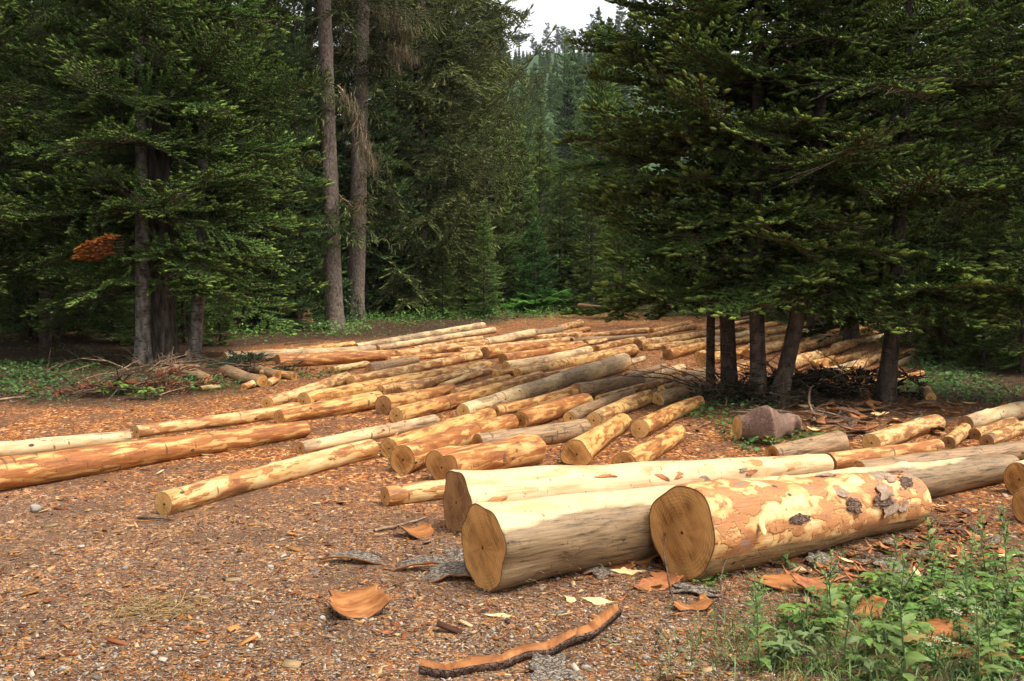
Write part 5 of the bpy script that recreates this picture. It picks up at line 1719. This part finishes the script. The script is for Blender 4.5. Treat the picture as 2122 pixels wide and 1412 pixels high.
def brush(name, cu, cv, wx, wy, h, n, seed, label, needle=None, mat=M_TWIG):
    c = on_ground(cu, cv)
    r = random.Random(seed)
    e = empty(name, c)
    tag(e, label, 'brush pile')
    tb_ = []
    for _ in range(n):
        p = Vector((r.gauss(0, wx * 0.4), r.gauss(0, wy * 0.4), r.uniform(0, h * 0.6)))
        a, el = r.uniform(0, 6.28), r.uniform(-0.25, 0.55)
        L = r.uniform(0.35, 1.3)
        d = Vector((math.cos(a) * math.cos(el), math.sin(a) * math.cos(el), math.sin(el)))
        if p.z + d.z * L < 0:
            d.z = abs(d.z) * 0.2
        q = [p, p + d * L * 0.5 + Vector((0, 0, 0.05)), p + d * L - Vector((0, 0, 0.05 * L))]
        w = r.uniform(0.006, 0.018)
        tb_.append((q, [w, w * 0.7, w * 0.25]))
        for _k in range(4):
            s = q[1].lerp(q[2], r.random()); dd = (d + Vector((r.uniform(-1, 1), r.uniform(-1, 1), r.uniform(-0.3, 0.5)))).normalized() * r.uniform(0.1, 0.35)
            tb_.append(([s, s + dd], [w * 0.4, w * 0.1]))
    put('branches', tubes_mesh('branches', tb_, mat), parent=e)
    if needle is not None:
        br = []
        for _ in range(n // 2):
            br.append((r.gauss(0, wx * 0.4), r.gauss(0, wy * 0.4), r.uniform(0.05, h * 0.7), r.uniform(0, 6.28), r.uniform(-0.2, 0.5), r.uniform(0.4, 1.0), 0.0, -0.2, needle))
        put('needles', foliage_mesh('needles', br, SPR_NEAR, TPL_MID, NM, seed=seed, thin=0.1), parent=e)
    return e


brush('brush_pile', 1712, 822, 1.1, 0.5, 0.4, 70, 1, 'dark pile of dead branches beside the leaning trunk on the right', (0.03, 0.028, 0.018))
brush('brush_pile', 1520, 832, 0.6, 0.3, 0.2, 34, 2, 'low dark brush around the foot of the four trunks', (0.035, 0.035, 0.02))
brush('brush_pile', 235, 815, 0.9, 0.35, 0.14, 34, 3, 'heap of reddish dead fir twigs before the left trunks', (0.24, 0.10, 0.05))
brush('brush_pile', 320, 778, 0.6, 0.3, 0.15, 18, 5, 'tangle of bare twigs at the foot of the pale speckled trunk', None, M_STICK)
brush('root_ball', 1990, 748, 0.9, 0.5, 0.9, 60, 4, 'brown tangled root ball in the bushes on the right', (0.09, 0.05, 0.03))
brush('green_bough_heap', 505, 776, 0.6, 0.3, 0.25, 16, 6, 'cut green fir boughs lying by the split firewood', (0.03, 0.06, 0.03))

for (u1, v1, d1, u2, v2, d2, k_, lab) in [
    (465, 765, 24, 545, 788, 26, 'weather', 'split log with dark bark, longest of the firewood on the left'),
    (362, 764, 20, 432, 786, 22, 'weather', 'short brown log lying left of the split firewood'),
    (515, 762, 20, 575, 776, 20, 'weather', 'split piece with a white inner face, middle of the firewood'),
    (545, 770, 18, 610, 778, 16, 'banded', 'rough brown piece at the right end of the firewood'),
    (505, 800, 14, 527, 792, 16, 'cream', 'small cut billet in front of the firewood'),
    (555, 792, 16, 570, 786, 16, 'cream', 'tiny pale billet right of the longest firewood piece'),
    (415, 804, 12, 455, 800, 11, 'cream', 'pale thin billet in the leaves left of the firewood'),
]:
    make_log(k_, u1, v1, d1, u2, v2, d2, lab, 'brown', name='firewood_log', group='split firewood at the left end of the yard', lobes=[(3, 0.12, 1.0)], lobe_len=3.0)

# burl: short log with a round end, swollen bark body and a second lobe
b1, rb = resting(1528, 886, 52)
b2, _ = resting(1590, 884, 74)
b3, _ = resting(1636, 880, 50)
e = empty('burl_log', on_ground(1575, 920))
tag(e, 'knobbly purple-brown burl log with a pale round cut end, under the right-hand firs', 'log')
inv = e.matrix_world.inverted()


def blob(parts, seed, res=36):
    """one lumpy skin around a chain of balls along a line"""
    P0 = [Vector(p) for p, _ in parts]
    n = 40
    th = np.linspace(0, 2 * PI, res, endpoint=False)
    V = []
    L = [0]
    for i in range(1, len(P0)):
        L.append(L[-1] + (P0[i] - P0[i - 1]).length)
    for i in range(n):
        s = L[-1] * i / (n - 1)
        c = Vector([np.interp(s, L, [p[k] for p in P0]) for k in range(3)])
        rad = float(np.interp(s, L, [r for _, r in parts]))
        d = (P0[-1] - P0[0]).normalized()
        y = Vector((0, 0, 1)).cross(d).normalized(); z = d.cross(y)
        k = 1 + 0.05 * np.sin(th * 2 + s * 7 + seed) + 0.04 * np.sin(th * 3 - s * 11) + 0.012 * np.sin(th * 11 + s * 9)
        for a, kk in zip(th, k):
            V.append(list(c + y * (rad * kk * math.cos(a)) + z * (rad * kk * math.sin(a))))
    idx = np.arange(n * res).reshape(n, res)
    nxt = np.roll(idx, -1, 1)
    q = np.stack([idx[:-1].ravel(), nxt[:-1].ravel(), nxt[1:].ravel(), idx[1:].ravel()], 1)
    return np.array(V), q


off_ = Vector(on_ground(1575, 920))
A = b1 - off_; B = b2 - off_; Cc = b3 - off_
dirx = (B - A).normalized()
rB_ = 38 * (b2 - Vector((0, 0, CAM_H))).dot(FWD) / FPX
V, q = blob([(A, rb), (A.lerp(B, 0.35), rb * 1.02), (A.lerp(B, 0.62), rB_ * 0.98), (B, rB_ * 1.08), (B.lerp(Cc, 0.35), rB_ * 0.92), (B.lerp(Cc, 0.6), rb * 0.9), (Cc, rb * 0.98), (Cc + dirx * 0.1, rb * 0.75), (Cc + dirx * 0.15, rb * 0.05)], 2)
body = put('trunk_body', np_mesh('trunk_body', V, [q], [M_BURL], smooth=True), parent=e)
ring = V[:36]
cf = cut_mesh(ring, -1, 5, M_FACE['light'])
put('cut_face', cf, parent=e)

# stump
c = base_at(634, 676)
e = empty('tree_stump', c)
tag(e, 'narrow weathered tree stump with flared roots left of the tall pair', 'stump')
tk_ = trunk_mesh('stump_body', [(0, 0, -0.05, 0.26), (0.0, 0, 0.12, 0.19), (0.02, 0, 0.30, 0.13), (0.04, 0, 0.52, 0.115)], M_STUMP, 20, 3, 0.12, 0.5)
put('stump_body', tk_, parent=e)
co = np.array([v.co[:] for v in tk_.vertices])[-20:]
top = co.mean(0)
put('cut_top', np_mesh('cut_top', np.concatenate([co, top[None] + [[0, 0, 0.01]]]), [np.array([(i, (i + 1) % 20, 20) for i in range(20)])], [M_STUMP]), parent=e)
c = base_at(1215, 648)
e = make_log('weather', 1200, 650, 10, 1262, 655, 9, 'dull brown log on the mound at the far edge of the yard', 'dark', lift=0.3)


# ------------------------------------------------------------------ green plants
def leaf_cards(P, Dv, Ln, Wd, cols, fold=0.25, seed=0, segs=4, droop=0.35, lobes=0.0):
    """leaf blades: base points P, directions Dv, lengths, widths, colours"""
    r = np.random.default_rng(seed)
    n = len(P)
    up = np.array([0, 0, 1.0]) + r.normal(0, 0.25, (n, 3))
    side = np.cross(Dv, up); side /= np.linalg.norm(side, axis=1)[:, None] + 1e-9
    nrm = np.cross(side, Dv)
    Vs = []
    for i in range(segs + 1):
        t = i / segs
        w = np.sin(PI * min(1, t ** 0.75 * 0.97 + 0.03)) * 0.5
        w = max(w, 0.02)
        wob = 1 + lobes * (1 if i % 2 else -1)
        c = P + Dv * (Ln * t)[:, None] + np.stack([0 * Ln, 0 * Ln, -droop * Ln * t * t], 1)
        e_ = side * (Wd * w * wob)[:, None]
        Vs += [c - e_ + nrm * (Wd * w * fold)[:, None], c, c + e_ + nrm * (Wd * w * fold)[:, None]]
    V = np.stack(Vs, 1)
    m = 3 * (segs + 1)
    F = []
    for i in range(segs):
        for j in range(2):
            F.append((i * 3 + j, i * 3 + j + 1, i * 3 + j + 4, i * 3 + j + 3))
    Q = (np.arange(n)[:, None, None] * m + np.array(F)[None]).reshape(-1, 4)
    return V.reshape(-1, 3), Q, np.repeat(cols, m, 0)


def weed_mesh_parts(kind, h, seed):
    """returns stem mesh, foliage mesh, optional flower mesh for a standing weed of height h"""
    r = np.random.default_rng(seed)
    rp = random.Random(seed)
    tubes, P, D, L, W, Cc_ = [], [], [], [], [], []
    flower = None
    if kind == 'upright':
        lean = Vector((rp.uniform(-0.12, 0.12), rp.uniform(-0.1, 0.1), 1)).normalized()
        pts = [lean * (h * i / 6) + Vector((rp.uniform(-.008, .008), rp.uniform(-.008, .008), 0)) for i in range(7)]
        tubes.append((pts, [0.005 * (1 - 0.75 * i / 6) for i in range(7)]))
        n = int(h / 0.022)
        for i in range(n):
            f = 0.06 + 0.94 * i / n
            p = lean * (h * f)
            a = i * 2.4 + rp.uniform(-0.3, 0.3)
            el = 0.25 + 0.7 * f
            P.append(p); D.append((math.cos(a) * math.cos(el), math.sin(a) * math.cos(el), math.sin(el)))
            l = (0.135 * (1 - f) ** 0.7 + 0.03) * rp.uniform(0.7, 1.15)
            L.append(l); W.append(l * rp.uniform(0.24, 0.36)); Cc_.append(np.array([0.105, 0.165, 0.042]) * rp.uniform(0.7, 1.4) * (1 + 0.4 * f))
        lob = 0.25
        for k_ in range(rp.randint(1, 3)):
            f = rp.uniform(0.45, 0.75); a = rp.uniform(0, 6.28)
            d = Vector((math.cos(a) * 0.5, math.sin(a) * 0.5, 0.85)) * h * 0.3
            p = lean * (h * f)
            tubes.append(([p, p + d * 0.5, p + d], [0.003, 0.002, 0.001]))
            for j in range(6):
                q = p + d * (0.25 + 0.75 * j / 6); aa = j * 2.4
                P.append(q); D.append((math.cos(aa) * 0.7, math.sin(aa) * 0.7, 0.6)); l = rp.uniform(0.025, 0.05)
                L.append(l); W.append(l * 0.35); Cc_.append(np.array([0.085, 0.15, 0.05]) * rp.uniform(0.8, 1.3))
        droop = 0.35
    elif kind == 'broad':
        n = 16
        for i in range(n):
            a = rp.uniform(0, 6.28); rad = rp.uniform(0.02, 0.17); z = rp.uniform(0.05, h)
            p = Vector((math.cos(a) * rad, math.sin(a) * rad, z))
            tubes.append(([Vector((0, 0, 0)), p * 0.6 + Vector((0, 0, z * 0.25)), p], [0.003, 0.0025, 0.002]))
            base = rp.uniform(0.6, 1.35)
            for k_ in (-0.9, 0, 0.9):
                aa = a + k_
                P.append(p); D.append((math.cos(aa) * 0.93, math.sin(aa) * 0.93, rp.uniform(0.0, 0.35)))
                l = rp.uniform(0.045, 0.085); L.append(l); W.append(l * rp.uniform(0.5, 0.7)); Cc_.append(np.array([0.11, 0.19, 0.034]) * base * rp.uniform(0.75, 1.2))
        droop, lob = 0.3, 0.12
    elif kind == 'thistle':
        for i in range(15):
            a = i * 2.4 + rp.uniform(-0.3, 0.3); el = rp.uniform(0.25, 1.1)
            P.append(Vector((0, 0, rp.uniform(0.0, h * 0.5)))); D.append((math.cos(a) * math.cos(el), math.sin(a) * math.cos(el), math.sin(el)))
            l = rp.uniform(0.07, 0.17); L.append(l); W.append(l * rp.uniform(0.22, 0.32)); Cc_.append(np.array([0.12, 0.165, 0.06]) * rp.uniform(0.7, 1.3))
        tubes.append(([Vector((0, 0, 0)), Vector((0.01, 0, h * 0.6))], [0.006, 0.004]))
        droop, lob = 0.55, 0.4
    else:   # umbel: lacy stems with pale flat flower heads
        flower = []
        for i in range(5):
            V_, Q_ = [], []
            a = rp.uniform(0, 6.28); rad = rp.uniform(0.03, 0.15); z = h * rp.uniform(0.6, 1.0)
            p = Vector((math.cos(a) * rad, math.sin(a) * rad, z))
            tubes.append(([Vector((0, 0, 0)), p * 0.6 + Vector((0, 0, z * 0.2)), p], [0.003, 0.0025, 0.0015]))
            for k_ in range(22):
                f = rp.uniform(0.2, 0.9); aa = rp.uniform(0, 6.28)
                P.append(p * f); D.append((math.cos(aa) * 0.8, math.sin(aa) * 0.8, rp.uniform(0, 0.5))); l = rp.uniform(0.025, 0.06)
                L.append(l); W.append(l * 0.3); Cc_.append(np.array([0.10, 0.19, 0.045]) * rp.uniform(0.7, 1.3))
            for k_ in range(24):
                q = p + Vector((rp.gauss(0, 0.016), rp.gauss(0, 0.016), rp.uniform(-.004, .008)))
                s = rp.uniform(0.002, 0.0045); o_ = len(V_)
                V_ += [q + Vector((-s, -s, 0)), q + Vector((s, -s, 0.001)), q + Vector((s, s, 0)), q + Vector((-s, s, 0.002))]
                Q_.append((o_, o_ + 1, o_ + 2, o_ + 3))
            flower.append(np_mesh('flower_head', np.array([list(v) for v in V_]), [np.array(Q_)], [M_CHIP], col=np.tile([[0.36, 0.36, 0.21]], (len(V_), 1))))
        droop, lob = 0.3, 0.2
    for i in range(len(Cc_)):
        if rp.random() < 0.07:
            Cc_[i] = np.array([0.24, 0.19, 0.05]) * rp.uniform(0.5, 1.1)
    D = np.array(D, float); D /= np.linalg.norm(D, axis=1)[:, None]
    V, Q, C = leaf_cards(np.array([list(p) for p in P], float), D, np.array(L), np.array(W), np.array(Cc_), seed=seed, droop=droop, lobes=lob, segs=6)
    return tubes_mesh('stem', tubes, M_LEAFSTEM), np_mesh('leaves', V, [Q], [M_LEAF], col=C), flower


M_LEAFSTEM = simple_mat('plant_stem', (0.06, 0.10, 0.03), (0.10, 0.15, 0.05), (0.14, 0.17, 0.07), 20, 0.6)
WP = {}
for kind, hs_ in (('upright', (0.55, 0.42, 0.30)), ('broad', (0.20, 0.14)), ('thistle', (0.25, 0.18)), ('umbel', (0.32, 0.22))):
    for i, h in enumerate(hs_):
        WP[kind, i] = weed_mesh_parts(kind, h, 700 + 10 * len(kind) + i)


def weed(kind, i, u, v, label, group, scale=1.0, rz=None):
    st, lf, fl = WP[kind, i]
    e = empty('weed', on_ground(u, v), random.uniform(0, 6.28) if rz is None else rz)
    e.scale = (scale,) * 3
    tag(e, label, 'weed', group)
    put('stem', st, parent=e); put('leaves', lf, parent=e)
    for h_ in fl or []:
        put('flower_head', h_, parent=e)


WG = 'weeds in the lower right corner'
for (k_, i, u, v, s, lab) in [
    ('upright', 0, 1870, 1425, 1.12, 'tall weed with narrow leaves rising before the flat peeled slab'),
    ('upright', 0, 1575, 1400, 0.85, 'upright leafy weed standing apart at the left of the weed patch'),
    ('upright', 1, 1558, 1330, 0.8, 'slim weed just behind the upright weed that stands apart'),
    ('upright', 1, 1745, 1400, 1.05, 'upright weed in the middle of the weed patch'),
    ('upright', 0, 2090, 1240, 1.0, 'tall leafy weed at the right edge in front of the cut-off log ends'),
    ('upright', 1, 2040, 1200, 1.0, 'leafy weed left of the tall weed at the right edge'),
    ('upright', 2, 1930, 1170, 1.0, 'small upright weed behind the patch, near the litter'),
    ('upright', 0, 2120, 1330, 0.9, 'weed cut off by the right edge above the corner'),
    ('upright', 1, 2010, 1290, 0.9, 'weed behind the flat peeled slab'),
    ('upright', 2, 1720, 1300, 1.0, 'short upright weed amid the bright broad leaves'),
    ('upright', 1, 2030, 1425, 0.9, 'weed rising at the bottom edge right of the tall narrow-leaved one'),
    ('upright', 2, 1850, 1230, 1.1, 'thin weed with reddish litter behind it'),
]:
    weed(k_, i, u, v, lab, WG, s)
rr = random.Random(91)
for kind, n, uu_, vv_, su, sv, ss, lab in [('broad', 15, 1800, 1300, 120, 44, (0.6, 1.0), 'low weed with bright broad leaves in the lower right weed patch'),
                                     ('thistle', 14, 1850, 1390, 190, 30, (0.6, 1.0), 'thistle rosette with grey-green toothed leaves in the lower right corner'),
                                     ('upright', 15, 1980, 1300, 140, 85, (0.4, 0.85), 'leafy weed crowded in the lower right corner'),
                                     ('umbel', 4, 2010, 1380, 90, 50, (0.6, 1.0), 'lacy weed with pale flower heads in the lower right corner'),
                                     ('broad', 10, 2040, 1290, 80, 50, (0.6, 1.0), 'broad-leaved weed near the right edge')]:
    c_n = 0
    while c_n < n:
        u, v = rr.gauss(uu_, su), rr.gauss(vv_, sv)
        if u < 1560 or u > 2230 or v < 1130 or v > 1450 or v < 1420 - (u - 1520) * 0.75:
            continue
        c_n += 1
        weed(kind, rr.randint(0, 1), u, v, lab, WG + ': ' + kind + (' near the edge' if 'edge' in lab else ''), rr.uniform(*ss))
for (u, v, s, lab) in [(1690, 1168 + 8, 0.6, 'small dock plant under the thickest front log'), (1628, 1178, 0.75, 'pointed-leaf plant at the foot of the thickest front log'),
                       (1465, 1226, 0.4, 'tiny seedling at the lower corner of the thickest log'), (1480, 1205, 0.35, 'little clover at the corner of the thickest log'),
                       (230, 822, 1.5, 'pale big-leaved plant in front of the reddish twig heap'), (300, 828, 1.3, 'bright green herb right of the reddish twig heap'), (1680, 925, 1.0, 'green herb right of the burl log'), (1600, 925, 0.8, 'small herb at the foot of the burl log')]:
    weed('thistle' if 'leaf' in lab or 'dock' in lab else 'broad', 1, u, v, lab, None, s)

# undergrowth on the forest floor: small leaves nobody could count
def cover(name, blobs, seed, label, size=(0.04, 0.10), hmax=0.22, col=(0.05, 0.12, 0.03), slim=None):
    r = np.random.default_rng(seed)
    Ps, Ls = [], []
    for (u, v, su, sv, n) in blobs:
        m = 0
        us, vs = r.normal(u, su, n), np.clip(r.normal(v, sv, n), 612, 1500)
        for a, b_ in zip(us, vs):
            p = ground_pt(a, b_)
            Ps.append((p.x, p.y))
    Ps = np.array(Ps)
    clump = sines(Ps[:, 0], Ps[:, 1], seed, 3, 2.0)
    keep = clump > -0.35
    Ps, clump = Ps[keep], clump[keep]
    n = len(Ps)
    z = gz(Ps[:, 0], Ps[:, 1]) + r.random(n) ** 1.5 * hmax * (0.4 + 0.5 * np.clip(clump + 0.4, 0, 1.4))
    az = r.uniform(0, 6.28, n); el = r.uniform(-0.1, 0.9, n)
    if slim is not None:
        el = r.uniform(0.7, 1.4, n)
    D = np.stack([np.cos(az) * np.cos(el), np.sin(az) * np.cos(el), np.sin(el)], 1)
    dist_ = np.hypot(Ps[:, 0], Ps[:, 1])
    L = r.uniform(size[0], size[1], n) * (0.7 + 0.02 * dist_)
    C = np.array(col)[None] * r.uniform(0.5, 1.5, (n, 1)) * (1 + 0.25 * clump[:, None]) * np.array([1 + 0.2 * r.normal(0, 1, n), np.ones(n), np.ones(n)]).T
    V, Q, CC = leaf_cards(np.stack([Ps[:, 0], Ps[:, 1], z], 1), D, L, L * (r.uniform(0.35, 0.7, n) if slim is None else slim), np.clip(C, 0.005, 1), seed=seed, segs=2)
    o = put(name, np_mesh(name, V, [Q], [M_LEAF], col=CC))
    tag(o, label, kind='stuff')


cover('undergrowth', [(570, 668, 75, 14, 8000), (800, 652, 70, 14, 6500), (900, 655, 90, 8, 3000), (1090, 650, 90, 8, 3500), (1330, 655, 110, 7, 1500),
                      (500, 690, 40, 8, 900), (700, 690, 60, 5, 700)], 1, 'green undergrowth along the back edge of the yard', hmax=0.45, col=(0.11, 0.23, 0.045))
cover('ground_herbs', [(110, 770, 90, 26, 2600), (60, 800, 70, 18, 1200), (230, 812, 60, 10, 500), (400, 800, 60, 9, 700), (640, 778, 26, 6, 260), (560, 785, 30, 6, 160), (700, 775, 16, 5, 120)], 2,
      'patchy green herbs on the forest floor at the left', hmax=0.14, col=(0.055, 0.12, 0.03))
cover('grass_patches', [(1880, 760, 60, 20, 1800), (1960, 790, 60, 14, 900), (1890, 810, 50, 10, 600), (1480, 880, 40, 20, 420), (1560, 915, 60, 12, 260), (1540, 840, 60, 6, 160), (1660, 905, 40, 10, 140),
                        (2050, 820, 60, 12, 500), (1430, 855, 30, 8, 120), (1480, 935, 40, 6, 90)], 3, 'green herbs and grass between the logs on the right', hmax=0.13, col=(0.06, 0.14, 0.03))
cover('weed_carpet', [(1850, 1330, 130, 50, 1800), (2020, 1330, 90, 70, 1800), (1960, 1220, 80, 40, 500)], 4, 'low leafy carpet under the weeds in the lower right corner', size=(0.03, 0.07), hmax=0.12, col=(0.09, 0.17, 0.035))
cover('grass_blades', [(1680, 1350, 150, 60, 1500), (1930, 1340, 150, 70, 2200), (1500, 1375, 60, 25, 120), (1120, 1215, 60, 6, 40)], 5, 'thin grass blades among the weeds in the lower right corner', size=(0.08, 0.2), hmax=0.05, col=(0.12, 0.18, 0.05), slim=0.05)


# ferns
def fern_mesh(seed, n=16, L=(0.6, 1.0)):
    r = np.random.default_rng(seed)
    P, D, Ln, Wd, C = [], [], [], [], []
    tb_ = []
    for i in range(n):
        a = r.uniform(0, 6.28); l = r.uniform(*L); el = r.uniform(0.95, 1.4)
        pts = []
        for k_ in range(9):
            f = k_ / 8
            pts.append(np.array([math.cos(a) * l * f * math.cos(el * (1 - 0.55 * f)), math.sin(a) * l * f * math.cos(el * (1 - 0.55 * f)), l * (f * math.sin(el) - 0.38 * f * f)]))
        tb_.append(([Vector(p) for p in pts], [0.005 * (1 - 0.1 * k_) for k_ in range(9)]))
        tone = r.uniform(0.7, 1.3)
        for k_ in range(1, 26):
            f = 0.15 + 0.85 * k_ / 26
            j = f * 8; i0 = min(7, int(j)); p = pts[i0] + (pts[i0 + 1] - pts[i0]) * (j - i0)
            d = pts[i0 + 1] - pts[i0]; d = d / np.linalg.norm(d)
            s = np.cross(d, [0, 0, 1.0]); s /= np.linalg.norm(s)
            for sg in (1, -1):
                dd = s * sg + d * 0.35; dd /= np.linalg.norm(dd)
                ll = l * 0.24 * math.sin(PI * min(1, f * 0.85 + 0.12)) * r.uniform(0.8, 1.1) + 0.015
                P.append(p); D.append(dd); Ln.append(ll); Wd.append(ll * 0.3 + 0.01); C.append(np.array([0.11, 0.27, 0.04]) * tone * r.uniform(0.8, 1.2))
    V, Q, CC = leaf_cards(np.array(P), np.array(D), np.array(Ln), np.array(Wd), np.array(C), seed=seed, segs=2, lobes=0.0)
    return tubes_mesh('stem', tb_, M_LEAFSTEM), np_mesh('fronds', V, [Q], [M_LEAF], col=CC)


FERN = [fern_mesh(i) for i in range(3)]
rr = random.Random(8)
for k_ in range(54):
    if k_ < 38:
        u, v, s, lab, g = rr.gauss(1118, 30), rr.uniform(630, 651), rr.uniform(0.9, 1.5), 'bright green fern in the clump at the back edge of the yard', 'ferns in the bright clump'
    elif k_ < 48:
        u, v, s, lab, g = rr.uniform(775, 870), rr.uniform(628, 650), rr.uniform(0.8, 1.3), 'fern in the green strip right of the tall pair', 'ferns right of the tall pair'
    else:
        u, v, s, lab, g = rr.gauss(1290, 22), rr.uniform(643, 652), rr.uniform(0.6, 1.1), 'fern on the far edge right of the brown mound', 'ferns beside the mound'
    st, lf = FERN[k_ % 3]
    e = empty('fern', on_ground(u, v), rr.uniform(0, 6.28)); e.scale = (s, s, s)
    tag(e, lab, 'fern', g)
    put('stem', st, parent=e); put('fronds', lf, parent=e)

# ivy climbing the right one of the tall pair
r_ = np.random.default_rng(3)
n = 420
az = r_.uniform(PI * 0.9, PI * 1.9, n); z = r_.random(n) ** 1.4 * 1.5
rad = 0.27 + r_.uniform(0, 0.16, n) * (1.6 - z)
P_ = np.stack([np.cos(az) * rad - 0.12, np.sin(az) * rad, z], 1)
D_ = np.stack([np.cos(az) + r_.normal(0, .5, n), np.sin(az) + r_.normal(0, .5, n), r_.uniform(-0.6, 0.4, n)], 1); D_ /= np.linalg.norm(D_, axis=1)[:, None]
L_ = r_.uniform(0.06, 0.13, n)
V, Q, CC = leaf_cards(P_, D_, L_, L_ * 0.7, np.array([[0.04, 0.095, 0.025]]) * r_.uniform(0.6, 1.4, (n, 1)), seed=2, segs=2)
b = base_at(737, 671)
o = put('ivy', np_mesh('ivy', V, [Q], [M_LEAF], col=CC), loc=b)
tag(o, 'ivy climbing the foot of the right one of the tall pair', 'ivy')
# ------------------------------------------------------------------ light, sky, haze, render settings
world = bpy.data.worlds.new('World')
scene.world = world
world.use_nodes = True
wt = world.node_tree
bg = wt.nodes['Background']
SUN_EL, SUN_AZ = math.radians(60), math.radians(118)     # azimuth measured from +Y (away from camera) towards +X
sky = wt.nodes.new('ShaderNodeTexSky')
sky.sky_type = 'NISHITA'
sky.sun_disc = False
sky.sun_elevation = SUN_EL
sky.sun_rotation = SUN_AZ
sky.air_density = 1.0
sky.dust_density = 4.0
sky.ozone_density = 1.0
hs = wt.nodes.new('ShaderNodeHueSaturation')
hs.inputs['Saturation'].default_value = 0.12            # thin bright overcast
wt.links.new(sky.outputs[0], hs.inputs['Color'])
wt.links.new(hs.outputs[0], bg.inputs[0])
bg.inputs[1].default_value = 0.15

sd = bpy.data.lights.new('sun', 'SUN')
sd.energy = 1.5
sd.angle = math.radians(11)
sd.color = (1.0, 0.91, 0.77)
sun = bpy.data.objects.new('sun', sd)
COL.objects.link(sun)
to_sun = Vector((math.sin(SUN_AZ) * math.cos(SUN_EL), math.cos(SUN_AZ) * math.cos(SUN_EL), math.sin(SUN_EL)))
sun.rotation_euler = to_sun.to_track_quat('Z', 'Y').to_euler()
sun.location = (0, 0, 60)

if USE_HAZE:
    hm = bpy.data.materials.new('haze')
    hm.use_nodes = True
    ht = hm.node_tree
    ht.nodes.remove(ht.nodes['Principled BSDF'])
    pv = ht.nodes.new('ShaderNodeVolumePrincipled')
    pv.inputs['Color'].default_value = (0.90, 0.95, 1.0, 1)
    pv.inputs['Density'].default_value = 0.0002
    pv.inputs['Anisotropy'].default_value = 0.2
    ht.links.new(pv.outputs[0], ht.nodes['Material Output'].inputs['Volume'])
    lo = float(GZ.min()) - 1.0
    bv = np.array([(x, y, z) for x in (-430, 430) for y in (-15, 760) for z in (lo, 100.0)], float)
    bq = np.array([(0, 1, 3, 2), (4, 6, 7, 5), (0, 4, 5, 1), (2, 3, 7, 6), (0, 2, 6, 4), (1, 5, 7, 3)])
    hz = put('haze', np_mesh('haze', bv, [bq], [hm]))
    tag(hz, 'thin grey-blue air that pales the distant hillside', kind='stuff')

scene.view_settings.view_transform = 'Standard'
scene.view_settings.look = 'None'
scene.view_settings.exposure = EXPOSURE
scene.view_settings.gamma = 1.0
scene.view_settings.use_curve_mapping = False
cy = scene.cycles
cy.max_bounces = 5
cy.diffuse_bounces = 3
cy.glossy_bounces = 2
cy.transmission_bounces = 3
cy.transparent_max_bounces = 4
cy.volume_bounces = 0
cy.caustics_reflective = False
cy.caustics_refractive = False
cy.use_denoising = True
cy.use_adaptive_sampling = True
cy.adaptive_threshold = 0.04
cy.adaptive_min_samples = 20
